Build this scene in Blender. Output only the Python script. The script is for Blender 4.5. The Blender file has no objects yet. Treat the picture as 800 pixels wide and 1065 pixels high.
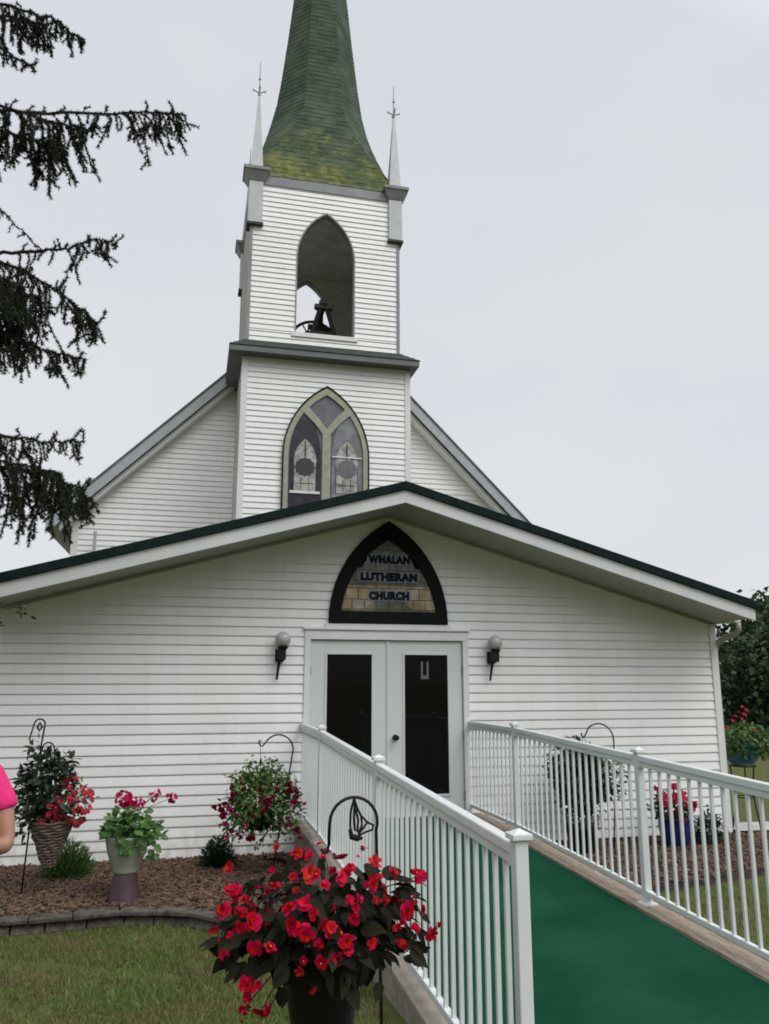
import bpy, math, random
import numpy as np
from mathutils import Vector, Matrix, Quaternion
random.seed(7); RNG = np.random.default_rng(11)
R = math.radians; PI = math.pi
sc = bpy.context.scene; COL = sc.collection
ORG = {}

# ------------------------------------------------------------------ materials
def mat(name, col, rough=.6, var=.0, vscale=3., bump=0., bscale=40., col2=None, spec=.5, metal=0., island=0., stretch=None, coord='Object'):
    m = bpy.data.materials.new(name); m.use_nodes = True
    nt = m.node_tree; N = nt.nodes; L = nt.links; b = N['Principled BSDF']
    b.inputs['Roughness'].default_value = rough; b.inputs['Metallic'].default_value = metal
    b.inputs['Specular IOR Level'].default_value = spec
    b.inputs['Base Color'].default_value = (*col, 1)
    tc = N.new('ShaderNodeTexCoord'); vec = tc.outputs[coord]
    if stretch:
        mp = N.new('ShaderNodeMapping'); mp.inputs['Scale'].default_value = stretch; L.new(vec, mp.inputs['Vector']); vec = mp.outputs[0]
    c = None
    if var or col2:
        n = N.new('ShaderNodeTexNoise'); n.inputs['Scale'].default_value = vscale; n.inputs['Detail'].default_value = 8; n.inputs['Roughness'].default_value = .62
        L.new(vec, n.inputs['Vector'])
        cr = N.new('ShaderNodeValToRGB'); e = cr.color_ramp.elements
        e[0].position = .32; e[1].position = .68
        lo = col2 if col2 else tuple(v * (1 - var) for v in col); hi = col if col2 else tuple(min(.95, v * (1 + var)) for v in col)
        e[0].color = (*lo, 1); e[1].color = (*hi, 1)
        L.new(n.outputs['Fac'], cr.inputs['Fac']); c = cr.outputs['Color']
    if island:
        g = N.new('ShaderNodeNewGeometry'); mr = N.new('ShaderNodeMapRange'); mr.inputs[3].default_value = 1 - island; mr.inputs[4].default_value = 1 + island
        L.new(g.outputs['Random Per Island'], mr.inputs[0])
        h = N.new('ShaderNodeHueSaturation'); L.new(mr.outputs[0], h.inputs['Value'])
        mh = N.new('ShaderNodeMapRange'); hv = min(.02, island * .05); mh.inputs[3].default_value = .5 - hv; mh.inputs[4].default_value = .5 + hv
        wn = N.new('ShaderNodeTexWhiteNoise'); wn.noise_dimensions = '1D'; L.new(g.outputs['Random Per Island'], wn.inputs['W']); L.new(wn.outputs['Value'], mh.inputs[0]); L.new(mh.outputs[0], h.inputs['Hue'])
        if c: L.new(c, h.inputs['Color'])
        else: h.inputs['Color'].default_value = (*col, 1)
        c = h.outputs['Color']
    if c: L.new(c, b.inputs['Base Color'])
    if bump:
        n2 = N.new('ShaderNodeTexNoise'); n2.inputs['Scale'].default_value = bscale; n2.inputs['Detail'].default_value = 5; L.new(vec, n2.inputs['Vector'])
        bp = N.new('ShaderNodeBump'); bp.inputs['Strength'].default_value = bump; bp.inputs['Distance'].default_value = .02
        L.new(n2.outputs['Fac'], bp.inputs['Height']); L.new(bp.outputs[0], b.inputs['Normal'])
    m['c'] = 0
    return m

def leafmat(name, col, island=.35, rough=.5, trans=.25, spec=.35):
    m = mat(name, col, rough, island=island, spec=spec)
    nt = m.node_tree; N = nt.nodes; L = nt.links; b = N['Principled BSDF']; out = N['Material Output']
    t = N.new('ShaderNodeBsdfTranslucent'); src = b.inputs['Base Color'].links[0].from_socket; L.new(src, t.inputs['Color'])
    mx = N.new('ShaderNodeMixShader'); mx.inputs[0].default_value = trans
    L.new(b.outputs[0], mx.inputs[1]); L.new(t.outputs[0], mx.inputs[2]); L.new(mx.outputs[0], out.inputs['Surface'])
    return m

M = {}
def siding_mat(name, col, dirt):
    m = mat(name, col, .42, bump=.12, bscale=7)
    nt = m.node_tree; N = nt.nodes; L = nt.links; b = N['Principled BSDF']
    tc = N.new('ShaderNodeTexCoord')
    def noise(scale, st, lo, hi):
        mp = N.new('ShaderNodeMapping'); mp.inputs['Scale'].default_value = st; L.new(tc.outputs['Object'], mp.inputs['Vector'])
        n = N.new('ShaderNodeTexNoise'); n.inputs['Scale'].default_value = scale; n.inputs['Detail'].default_value = 7; L.new(mp.outputs[0], n.inputs['Vector'])
        r = N.new('ShaderNodeMapRange'); r.inputs[1].default_value = lo; r.inputs[2].default_value = hi; L.new(n.outputs['Fac'], r.inputs[0]); return r.outputs[0]
    a = noise(1.3, (1, 1, .25), .45, .75); c = noise(9, (1, 1, .12), .5, .8)
    mu = N.new('ShaderNodeMath'); mu.operation = 'ADD'; L.new(a, mu.inputs[0]); L.new(c, mu.inputs[1])
    m2 = N.new('ShaderNodeMath'); m2.operation = 'MULTIPLY'; L.new(mu.outputs[0], m2.inputs[0]); m2.inputs[1].default_value = .28; m2.use_clamp = True
    mix = N.new('ShaderNodeMix'); mix.data_type = 'RGBA'; L.new(m2.outputs[0], mix.inputs[0]); mix.inputs[6].default_value = (*col, 1); mix.inputs[7].default_value = (*dirt, 1)
    sx_ = N.new('ShaderNodeSeparateXYZ'); L.new(tc.outputs['Object'], sx_.inputs[0])
    lowz = N.new('ShaderNodeMapRange'); lowz.inputs[1].default_value = .55; lowz.inputs[2].default_value = .12; L.new(sx_.outputs['Z'], lowz.inputs[0])
    sp_ = noise(11, (1, 1, .6), .42, .75); m3 = N.new('ShaderNodeMath'); m3.operation = 'MULTIPLY'; L.new(lowz.outputs[0], m3.inputs[0]); L.new(sp_, m3.inputs[1]); m4 = N.new('ShaderNodeMath'); m4.operation = 'MULTIPLY'; L.new(m3.outputs[0], m4.inputs[0]); m4.inputs[1].default_value = .6; m4.use_clamp = True
    mixd = N.new('ShaderNodeMix'); mixd.data_type = 'RGBA'; L.new(m4.outputs[0], mixd.inputs[0]); L.new(mix.outputs[2], mixd.inputs[6]); mixd.inputs[7].default_value = (.34, .29, .22, 1); mix = mixd
    g = N.new('ShaderNodeNewGeometry'); mr = N.new('ShaderNodeMapRange'); mr.inputs[3].default_value = .955; mr.inputs[4].default_value = 1.03; L.new(g.outputs['Random Per Island'], mr.inputs[0])
    h = N.new('ShaderNodeHueSaturation'); L.new(mix.outputs[2], h.inputs['Color']); L.new(mr.outputs[0], h.inputs['Value']); L.new(h.outputs[0], b.inputs['Base Color'])
    return m
M['siding'] = siding_mat('white_vinyl_siding', (.85, .85, .818), (.67, .665, .61))
M['trim'] = mat('white_painted_trim', (.72, .72, .70), .4, var=.05, vscale=6, bump=.05, bscale=30)
M['fascia'] = mat('white_fascia_metal', (.62, .63, .62), .38, var=.06, vscale=3)
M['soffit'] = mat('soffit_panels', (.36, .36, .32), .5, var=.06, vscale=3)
M['soffit2'] = mat('grey_white_metal', (.48, .50, .50), .45, var=.1, vscale=5)
M['greyfascia'] = mat('grey_painted_fascia', (.37, .395, .405), .5, var=.12, vscale=5)
M['roofdark'] = mat('dark_green_shingles', (.010, .020, .020), .9, var=.3, vscale=9, bump=.4, bscale=60, spec=.1)
M['naveroof'] = mat('grey_shingles', (.10, .11, .11), .85, var=.25, vscale=6, bump=.4, bscale=50)
M['belt'] = mat('green_grey_shingles', (.04, .052, .045), .8, var=.35, vscale=8, bump=.5, bscale=45)
M['beltfascia'] = mat('green_grey_board', (.13, .14, .132), .6, var=.12, vscale=6)
M['frieze'] = mat('grey_board', (.25, .255, .262), .6, var=.15, vscale=5)
M['door'] = mat('door_paint', (.62, .645, .63), .35, var=.03, vscale=3)
M['rail'] = mat('white_powder_coat', (.66, .685, .675), .38, var=.03, vscale=8)
M['blackmetal'] = mat('black_iron', (.008, .008, .008), .5, spec=.25)
M['doorglass'] = mat('dark_door_glass', (.002, .0022, .0025), .03, spec=.28)
M['darkbox'] = mat('dark_interior', (.68, .69, .64), .9, var=.2, vscale=3, stretch=(1, 1, 6))
M['bell'] = mat('dark_bronze', (.035, .03, .026), .5, metal=.5, var=.3, vscale=8)
M['concrete'] = mat('weathered_concrete', (.27, .235, .195), .9, var=.3, vscale=6, bump=.5, bscale=60)
M['timber'] = mat('weathered_timber', (.30, .24, .185), .9, var=.4, vscale=4, stretch=(16, 1.6, 16), bump=.4, bscale=30)
M['block'] = mat('stone_blocks', (.080, .068, .054), .95, var=.6, vscale=11, bump=.8, bscale=45, island=.25)
M['soil'] = mat('mulch_soil', (.05, .033, .023), 1., var=.5, vscale=18, bump=.8, bscale=60)
M['chips'] = mat('wood_chips', (.118, .070, .046), .95, island=.62)
M['globe'] = mat('seeded_globe_glass', (.42, .42, .40), .18, var=.08, vscale=20)
M['sage'] = mat('sage_glazed_clay', (.30, .31, .245), .35, var=.12, vscale=9)
M['purple'] = mat('plum_painted_clay', (.075, .042, .05), .55, var=.2, vscale=9)
M['blackpot'] = mat('black_plastic', (.005, .005, .005), .35, spec=.25)
M['bluepot'] = mat('cobalt_glaze', (.02, .02, .12), .3, var=.2, vscale=6)
M['teal'] = mat('teal_glaze', (.014, .10, .16), .4, var=.15, vscale=6)
M['wicker'] = mat('woven_wicker', (.12, .088, .065), .8, island=.25)
M['paper'] = mat('paper', (.13, .13, .125), .8)
M['bark'] = mat('spruce_bark', (.026, .020, .016), .95, var=.35, vscale=9, bump=.8, bscale=30)
M['needle'] = leafmat('spruce_needles', (.026, .038, .020), .4, .6, .1, .2)
M['treeleaf'] = leafmat('maple_leaves', (.035, .062, .020), .5, .6, .25, .25)
M['oakleaf'] = leafmat('dark_leaves', (.036, .060, .026), .45, .6, .22, .25)
M['geranium'] = leafmat('geranium_leaves', (.075, .17, .04), .35)
M['fuchsialeaf'] = leafmat('fuchsia_leaves', (.075, .14, .03), .45)
M['darkleaf'] = leafmat('dark_green_leaves', (.022, .04, .018), .45)
M['bronze'] = leafmat('bronze_begonia_leaves', (.016, .016, .009), .8, .55, .10, .06)
M['juniper'] = leafmat('juniper_sprays', (.075, .15, .04), .4)
M['shrub'] = leafmat('yew_leaves', (.022, .045, .02), .4)
M['redpetal'] = leafmat('red_petals', (.42, .004, .018), .30, .6, .15, .06)
M['orangepetal'] = leafmat('orange_red_petals', (.50, .018, .016), .25, .6, .15, .06)
M['pinkpetal'] = leafmat('coral_pink_petals', (.48, .035, .075), .3, .45, .3, .1)
M['magenta'] = leafmat('magenta_petals', (.50, .008, .085), .3, .45, .3, .1)
M['crimson'] = leafmat('crimson_petals', (.22, .008, .030), .4, .5, .3, .1)
M['yellow'] = mat('flower_centres', (.65, .32, .03), .6)
M['grass'] = leafmat('grass_blades', (.125, .150, .040), .45, .55, .3, .2)
def tint_grass():
    nt = M['grass'].node_tree; N = nt.nodes; L = nt.links; h = [x for x in N if x.type == 'HUE_SAT'][0]; tc = N.new('ShaderNodeTexCoord')
    n = N.new('ShaderNodeTexNoise'); n.inputs['Scale'].default_value = 1.7; n.inputs['Detail'].default_value = 8; n.inputs['Roughness'].default_value = .68; L.new(tc.outputs['Object'], n.inputs['Vector'])
    cr = N.new('ShaderNodeValToRGB'); e = cr.color_ramp.elements; e[0].position = .36; e[0].color = (.185, .165, .070, 1); e[1].position = .58; e[1].color = (.125, .178, .046, 1); L.new(n.outputs['Fac'], cr.inputs['Fac']); L.new(cr.outputs[0], h.inputs['Color'])
tint_grass()
M['skin'] = mat('skin', (.36, .185, .12), .5, var=.08, vscale=14)
M['pinkshirt'] = mat('pink_cotton', (.74, .035, .19), .85, bump=1., bscale=13, stretch=(1, 1, .5), spec=.2)
M['greypants'] = mat('grey_cotton', (.16, .16, .17), .85, bump=.2, bscale=90)
M['hair'] = mat('brown_hair', (.05, .03, .02), .55, var=.3, vscale=20, stretch=(20, 20, 2))
M['shoe'] = mat('white_shoe', (.6, .6, .6), .5)
M['eye'] = mat('dark_eye', (.02, .015, .01), .2)
M['path'] = mat('pale_concrete', (.45, .43, .38), .9, var=.12, vscale=4, bump=.3, bscale=40)
M['cream'] = mat('old_cream_paint', (.33, .325, .235), .55, var=.2, vscale=7)
M['darkframe'] = mat('black_frame_paint', (.006, .006, .007), .6, spec=.12)

def carpet_mat():
    m = mat('green_outdoor_carpet', (.012, .098, .053), 1., bump=.6, bscale=350, spec=.0)
    nt = m.node_tree; N = nt.nodes; L = nt.links; b = N['Principled BSDF']; tc = N.new('ShaderNodeTexCoord')
    n = N.new('ShaderNodeTexNoise'); n.inputs['Scale'].default_value = 1.6; n.inputs['Detail'].default_value = 9; L.new(tc.outputs['Object'], n.inputs['Vector'])
    w = N.new('ShaderNodeTexWave'); w.bands_direction = 'Y'; w.inputs['Scale'].default_value = 9; w.inputs['Distortion'].default_value = 2.2; w.inputs['Detail'].default_value = 3; L.new(tc.outputs['Object'], w.inputs['Vector'])
    a = N.new('ShaderNodeMath'); a.operation = 'MULTIPLY_ADD'; L.new(w.outputs['Fac'], a.inputs[0]); a.inputs[1].default_value = .07; L.new(n.outputs['Fac'], a.inputs[2])
    cr = N.new('ShaderNodeValToRGB'); e = cr.color_ramp.elements; e[0].position = .35; e[0].color = (.010, .060, .032, 1); e[1].position = .75; e[1].color = (.020, .094, .053, 1)
    L.new(a.outputs[0], cr.inputs['Fac']); L.new(cr.outputs[0], b.inputs['Base Color']); return m
M['carpet'] = carpet_mat()

def spire_mat():
    m = mat('mossy_green_shingles', (.05, .08, .06), .75, bump=.5, bscale=22, spec=.08)
    nt = m.node_tree; N = nt.nodes; L = nt.links; b = N['Principled BSDF']; tc = N.new('ShaderNodeTexCoord')
    n = N.new('ShaderNodeTexNoise'); n.inputs['Scale'].default_value = 2.2; n.inputs['Detail'].default_value = 10; n.inputs['Roughness'].default_value = .7; L.new(tc.outputs['Object'], n.inputs['Vector'])
    cr = N.new('ShaderNodeValToRGB'); e = cr.color_ramp.elements; e[0].position = .3; e[0].color = (.036, .058, .038, 1); e[1].position = .72; e[1].color = (.100, .132, .092, 1)
    L.new(n.outputs['Fac'], cr.inputs['Fac'])
    # grey weathered patches, per shingle tone
    g = N.new('ShaderNodeNewGeometry'); mr = N.new('ShaderNodeMapRange'); mr.inputs[3].default_value = .84; mr.inputs[4].default_value = 1.16; L.new(g.outputs['Random Per Island'], mr.inputs[0])
    h = N.new('ShaderNodeHueSaturation'); L.new(cr.outputs[0], h.inputs['Color']); L.new(mr.outputs[0], h.inputs['Value'])
    # moss grows on the damp flared base, in ragged streaks
    sep = N.new('ShaderNodeSeparateXYZ'); L.new(tc.outputs['Object'], sep.inputs[0])
    zr = N.new('ShaderNodeMapRange'); zr.inputs[1].default_value = 13.7; zr.inputs[2].default_value = 11.5; zr.inputs[3].default_value = -.17; zr.inputs[4].default_value = .16; L.new(sep.outputs['Z'], zr.inputs[0])
    mp = N.new('ShaderNodeMapping'); mp.inputs['Scale'].default_value = (1, 1, 1.1); L.new(tc.outputs['Object'], mp.inputs['Vector'])
    n2 = N.new('ShaderNodeTexNoise'); n2.inputs['Scale'].default_value = 1.35; n2.inputs['Detail'].default_value = 12; n2.inputs['Roughness'].default_value = .78; L.new(mp.outputs[0], n2.inputs['Vector'])
    ad = N.new('ShaderNodeMath'); L.new(n2.outputs['Fac'], ad.inputs[0]); L.new(zr.outputs[0], ad.inputs[1])
    c2 = N.new('ShaderNodeValToRGB'); e = c2.color_ramp.elements; e[0].position = .48; e[0].color = (0, 0, 0, 1); e[1].position = .66; e[1].color = (1, 1, 1, 1); L.new(ad.outputs[0], c2.inputs['Fac'])
    n3 = N.new('ShaderNodeTexNoise'); n3.inputs['Scale'].default_value = 6; n3.inputs['Detail'].default_value = 6; L.new(tc.outputs['Object'], n3.inputs['Vector'])
    c3 = N.new('ShaderNodeValToRGB'); e = c3.color_ramp.elements; e[0].position = .35; e[0].color = (.080, .108, .035, 1); e[1].position = .65; e[1].color = (.225, .23, .08, 1); L.new(n3.outputs['Fac'], c3.inputs['Fac'])
    mix = N.new('ShaderNodeMix'); mix.data_type = 'RGBA'; L.new(c2.outputs[0], mix.inputs[0]); L.new(h.outputs[0], mix.inputs[6]); L.new(c3.outputs[0], mix.inputs[7]); L.new(mix.outputs[2], b.inputs['Base Color'])
    return m
M['spire'] = spire_mat()

def glass_mat(name, c1, c2, scale, rough=.25, st=(1, 1, 1)):
    m = mat(name, c1, rough, spec=.4); nt = m.node_tree; N = nt.nodes; L = nt.links; b = N['Principled BSDF']; tc = N.new('ShaderNodeTexCoord')
    mp = N.new('ShaderNodeMapping'); mp.inputs['Scale'].default_value = st; L.new(tc.outputs['Object'], mp.inputs['Vector'])
    v = N.new('ShaderNodeTexVoronoi'); v.inputs['Scale'].default_value = scale; v.distance = 'CHEBYCHEV'; v.inputs['Randomness'].default_value = .65; L.new(mp.outputs[0], v.inputs['Vector'])
    n = N.new('ShaderNodeTexNoise'); n.inputs['Scale'].default_value = 5; n.inputs['Detail'].default_value = 6; L.new(tc.outputs['Object'], n.inputs['Vector'])
    s = N.new('ShaderNodeSeparateColor'); L.new(v.outputs['Color'], s.inputs[0])
    a = N.new('ShaderNodeMath'); a.operation = 'MULTIPLY_ADD'; L.new(s.outputs[0], a.inputs[0]); a.inputs[1].default_value = .5; 
    sb = N.new('ShaderNodeMath'); sb.operation = 'MULTIPLY'; L.new(n.outputs['Fac'], sb.inputs[0]); sb.inputs[1].default_value = .5; L.new(sb.outputs[0], a.inputs[2])
    cr = N.new('ShaderNodeValToRGB'); cr.color_ramp.elements[0].position = .2; cr.color_ramp.elements[1].position = .8
    cr.color_ramp.elements[0].color = (*c1, 1); cr.color_ramp.elements[1].color = (*c2, 1); L.new(a.outputs[0], cr.inputs['Fac']); L.new(cr.outputs[0], b.inputs['Base Color'])
    return m
M['glassdark'] = glass_mat('violet_stained_glass', (.012, .011, .018), (.040, .037, .052), 9)
M['glassmid'] = glass_mat('lilac_storm_glass', (.12, .12, .132), (.18, .18, .195), 6)
M['glassright'] = glass_mat('grey_lilac_glass', (.15, .15, .162), (.25, .248, .262), 6)
M['glasspale'] = glass_mat('pale_stained_glass', (.20, .20, .185), (.50, .50, .45), 14)
M['medal'] = mat('dark_medallion', (.03, .032, .028), .5, var=.3, vscale=20)
M['medal2'] = mat('grey_medallion', (.13, .13, .135), .5, var=.2, vscale=20)
M['signgrey'] = glass_mat('opal_sign_glass', (.11, .105, .085), (.24, .215, .17), 9)
M['signamber'] = glass_mat('amber_sign_glass', (.27, .185, .085), (.46, .38, .25), 8)
def mosaic(name, ca, cb, cm, sc_, bw):
    m = mat(name, ca, .3, spec=.3); nt = m.node_tree; N = nt.nodes; L = nt.links; b = N['Principled BSDF']; tc = N.new('ShaderNodeTexCoord'); sp = N.new('ShaderNodeSeparateXYZ'); cb_ = N.new('ShaderNodeCombineXYZ'); L.new(tc.outputs['Object'], sp.inputs[0]); L.new(sp.outputs['X'], cb_.inputs[0]); L.new(sp.outputs['Z'], cb_.inputs[1])
    br = N.new('ShaderNodeTexBrick'); br.inputs['Scale'].default_value = sc_; br.inputs['Color1'].default_value = (*ca, 1); br.inputs['Color2'].default_value = (*cb, 1); br.inputs['Mortar'].default_value = (*cm, 1); br.inputs['Mortar Size'].default_value = .012; br.inputs['Brick Width'].default_value = bw; br.inputs['Row Height'].default_value = .32; L.new(cb_.outputs[0], br.inputs['Vector'])
    n = N.new('ShaderNodeTexNoise'); n.inputs['Scale'].default_value = 7; n.inputs['Detail'].default_value = 6; L.new(tc.outputs['Object'], n.inputs['Vector']); r = N.new('ShaderNodeMapRange'); r.inputs[1].default_value = .3; r.inputs[2].default_value = .7; r.inputs[3].default_value = .6; r.inputs[4].default_value = 1.35; L.new(n.outputs['Fac'], r.inputs[0])
    h = N.new('ShaderNodeHueSaturation'); L.new(br.outputs['Color'], h.inputs['Color']); L.new(r.outputs[0], h.inputs['Value']); L.new(h.outputs[0], b.inputs['Base Color']); return m
M['signgrey'] = mosaic('opal_leaded_glass', (.10, .10, .085), (.22, .19, .14), (.03, .03, .028), 2.6, .42)
M['signamber'] = mosaic('amber_leaded_glass', (.36, .23, .10), (.36, .34, .28), (.05, .04, .03), 2.4, .36)
M['signblue'] = mat('pale_blue_letter_edge', (.19, .205, .27), .4)

# ------------------------------------------------------------------ mesh tools
class MB:
    def __init__(s): s.v = []; s.f = []
    def add(s, vs, fs):
        o = len(s.v); s.v.extend(tuple(map(float, p)) for p in vs); s.f.extend(tuple(o + i for i in f) for f in fs); return s
    def quad(s, a, b, c, d): return s.add([a, b, c, d], [(0, 1, 2, 3)])
    def box(s, x0, x1, y0, y1, z0, z1):
        return s.add([(x0, y0, z0), (x1, y0, z0), (x1, y1, z0), (x0, y1, z0), (x0, y0, z1), (x1, y0, z1), (x1, y1, z1), (x0, y1, z1)],
                     [(0, 3, 2, 1), (4, 5, 6, 7), (0, 1, 5, 4), (1, 2, 6, 5), (2, 3, 7, 6), (3, 0, 4, 7)])
    def prism(s, poly, y0, y1):          # poly of (x,z), extruded along Y
        n = len(poly); a = sum(poly[i][0] * poly[(i + 1) % n][1] - poly[(i + 1) % n][0] * poly[i][1] for i in range(n))
        if a < 0: poly = poly[::-1]
        return s.add([(x, y0, z) for x, z in poly] + [(x, y1, z) for x, z in poly],
                     [tuple(range(n)), tuple(range(2 * n - 1, n - 1, -1))] + [((i + 1) % n, i, n + i, n + (i + 1) % n) for i in range(n)])
    def ringprism(s, outer, inner, y0, y1, closed=False):  # strip between two matched (x,z) lines
        n = len(outer); k = n if closed else n - 1
        vs = [(x, y0, z) for x, z in outer] + [(x, y0, z) for x, z in inner] + [(x, y1, z) for x, z in outer] + [(x, y1, z) for x, z in inner]
        fs = []
        for i in range(k):
            j = (i + 1) % n
            fs += [(i, j, n + j, n + i), (2 * n + j, 2 * n + i, 3 * n + i, 3 * n + j), (j, i, 2 * n + i, 2 * n + j), (n + i, n + j, 3 * n + j, 3 * n + i)]
        if not closed: fs += [(0, n, 3 * n, 2 * n), (n - 1, 3 * n - 1, 4 * n - 1, 2 * n - 1)]
        return s.add(vs, fs)
    def tube(s, pts, r, n=8, cap=True):
        P = [Vector(p) for p in pts]; k = len(P); rr = r if hasattr(r, '__len__') else [r] * k
        t0 = (P[1] - P[0]).normalized(); u = t0.orthogonal().normalized(); vs = []
        for i in range(k):
            t = (P[min(i + 1, k - 1)] - P[max(i - 1, 0)]).normalized(); u = (u - t * u.dot(t)).normalized(); w = t.cross(u)
            for a in range(n):
                q = P[i] + (u * math.cos(2 * PI * a / n) + w * math.sin(2 * PI * a / n)) * rr[i]; vs.append(q)
        fs = [(i * n + a, i * n + (a + 1) % n, (i + 1) * n + (a + 1) % n, (i + 1) * n + a) for i in range(k - 1) for a in range(n)]
        if cap: fs += [tuple(range(n - 1, -1, -1)), tuple(range((k - 1) * n, k * n))]
        return s.add(vs, fs)
    def lathe(s, prof, cx, cy, n=24, cap=True):   # prof of (r,z)
        vs = [(cx + r * math.cos(2 * PI * a / n), cy + r * math.sin(2 * PI * a / n), z) for r, z in prof for a in range(n)]; k = len(prof)
        fs = [(i * n + a, i * n + (a + 1) % n, (i + 1) * n + (a + 1) % n, (i + 1) * n + a) for i in range(k - 1) for a in range(n)]
        if cap: fs += [tuple(range(n - 1, -1, -1)), tuple(range((k - 1) * n, k * n))]
        return s.add(vs, fs)
    def beam(s, p, q, w, h):     # along Y, width w in X, height h in Z, vertical end cuts
        (x, y0, z0), (x2, y1, z1) = p, q
        return s.add([(x - w / 2, y0, z0 - h / 2), (x + w / 2, y0, z0 - h / 2), (x + w / 2, y0, z0 + h / 2), (x - w / 2, y0, z0 + h / 2),
                      (x2 - w / 2, y1, z1 - h / 2), (x2 + w / 2, y1, z1 - h / 2), (x2 + w / 2, y1, z1 + h / 2), (x2 - w / 2, y1, z1 + h / 2)],
                     [(0, 1, 2, 3), (7, 6, 5, 4), (0, 4, 5, 1), (1, 5, 6, 2), (2, 6, 7, 3), (3, 7, 4, 0)])
    def mesh(s, name, org=(0, 0, 0)):
        me = bpy.data.meshes.new(name); ox, oy, oz = org
        me.from_pydata([(x - ox, y - oy, z - oz) for x, y, z in s.v], [], s.f); me.update(); return me
    def build(s, name, m, parent=None, smooth=False, bevel=0., fix=True):
        org = ORG.get(parent.name, (0, 0, 0)) if parent else (0, 0, 0)
        me = s.mesh(name, org)
        return link(name, me, m, parent, smooth, bevel, fix)
def link(name, me, m, parent=None, smooth=False, bevel=0., fix=False):
    if fix:
        import bmesh
        bm = bmesh.new(); bm.from_mesh(me); bmesh.ops.recalc_face_normals(bm, faces=bm.faces); bm.to_mesh(me); bm.free()
    if m: me.materials.append(M[m])
    if smooth: me.polygons.foreach_set('use_smooth', [True] * len(me.polygons))
    o = bpy.data.objects.new(name, me); COL.objects.link(o)
    if parent: o.parent = parent; ORG[o.name] = ORG.get(parent.name, (0, 0, 0))
    else: ORG[o.name] = (0, 0, 0)
    if bevel:
        b = o.modifiers.new('bevel', 'BEVEL'); b.width = bevel; b.segments = 2; b.limit_method = 'ANGLE'
    return o
def npmesh(name, V, F, org=(0, 0, 0)):    # V (n,3), F (m,k) arrays
    V = np.asarray(V, float) - np.array(org); F = np.asarray(F, np.int32); me = bpy.data.meshes.new(name)
    k = F.shape[1]; me.vertices.add(len(V)); me.vertices.foreach_set('co', V.ravel())
    me.loops.add(F.size); me.loops.foreach_set('vertex_index', F.ravel()); me.polygons.add(len(F))
    me.polygons.foreach_set('loop_start', np.arange(0, F.size, k, dtype=np.int32)); me.update(calc_edges=True); return me
def nppart(name, V, F, m, parent):
    return link(name, npmesh(name, V, F, ORG.get(parent.name, (0, 0, 0)) if parent else (0, 0, 0)), m, parent)
def thing(name, label, cat, loc=(0, 0, 0), group=None):
    o = bpy.data.objects.new(name, None); COL.objects.link(o); o.location = loc; o.empty_display_size = .2
    o['label'] = label; o['category'] = cat
    if group: o['group'] = group
    ORG[o.name] = tuple(loc); return o
def kind(o, k): o['kind'] = k; return o
def unit(a): return a / (np.linalg.norm(a, axis=1, keepdims=True) + 1e-9)
def leaves(C_, D, N_, L_, W_, fold=.18, rng=RNG):
    """pointed folded leaves: centre, direction, normal, length, width -> V, F(tri)"""
    C_ = np.asarray(C_, float); n = len(C_); D = unit(D); S = unit(np.cross(D, N_)); N_ = unit(np.cross(S, D))
    L_ = np.broadcast_to(np.asarray(L_, float), (n,))[:, None]; W_ = np.broadcast_to(np.asarray(W_, float), (n,))[:, None]
    b = C_; t = C_ + D * L_ - N_ * L_ * .12; md = C_ + D * L_ * .45 - N_ * W_ * fold
    l = C_ + D * L_ * .42 + S * W_ * .5; r = C_ + D * L_ * .42 - S * W_ * .5
    V = np.stack([b, l, md, r, t], 1).reshape(-1, 3); o = np.arange(n)[:, None] * 5
    F = np.concatenate([o + np.array([[0, 2, 1]]), o + np.array([[0, 3, 2]]), o + np.array([[1, 2, 4]]), o + np.array([[2, 3, 4]])], 0)
    return V, F
def rand_dirs(n, rng=RNG): return unit(rng.normal(size=(n, 3)))
def merge(parts):
    Vs, Fs, o = [], [], 0
    for V, F in parts: Vs.append(V); Fs.append(F + o); o += len(V)
    return np.concatenate(Vs), np.concatenate(Fs)
def bush(centre, rad, n, L_, W_, shell=.55, up=.3, rng=RNG):
    """leaves through an ellipsoid with uneven clumps"""
    d = rand_dirs(n, rng); lump = 1 + .22 * np.sin(d[:, 0] * 5.1 + centre[0] * 7) * np.cos(d[:, 2] * 4.3 + centre[1] * 3) + .12 * np.sin(d[:, 1] * 9 + d[:, 0] * 7)
    r = (shell + (1 - shell) * rng.random(n)) * lump; P = np.array(centre) + d * r[:, None] * np.array(rad)
    D = d * .7 + rand_dirs(n, rng) * .8 + np.array([0, 0, -up * .6]); Nn = d + np.array([0, 0, .7]) + rand_dirs(n, rng) * .7
    s = rng.uniform(.65, 1.25, n)
    return leaves(P, D, Nn, L_ * s, W_ * s, rng=rng)

# ------------------------------------------------------------------ camera
CZ = 1.85
cam = bpy.data.cameras.new('camera'); co = bpy.data.objects.new('camera', cam); COL.objects.link(co); sc.camera = co
cam.sensor_fit = 'HORIZONTAL'; cam.sensor_width = 36; cam.lens = 829 / 800 * 36; cam.clip_end = 2000; cam.clip_start = .05
co.location = (0, -9.3, CZ); co.rotation_euler = (R(90 + 12.05), 0, R(-13.4))

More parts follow.
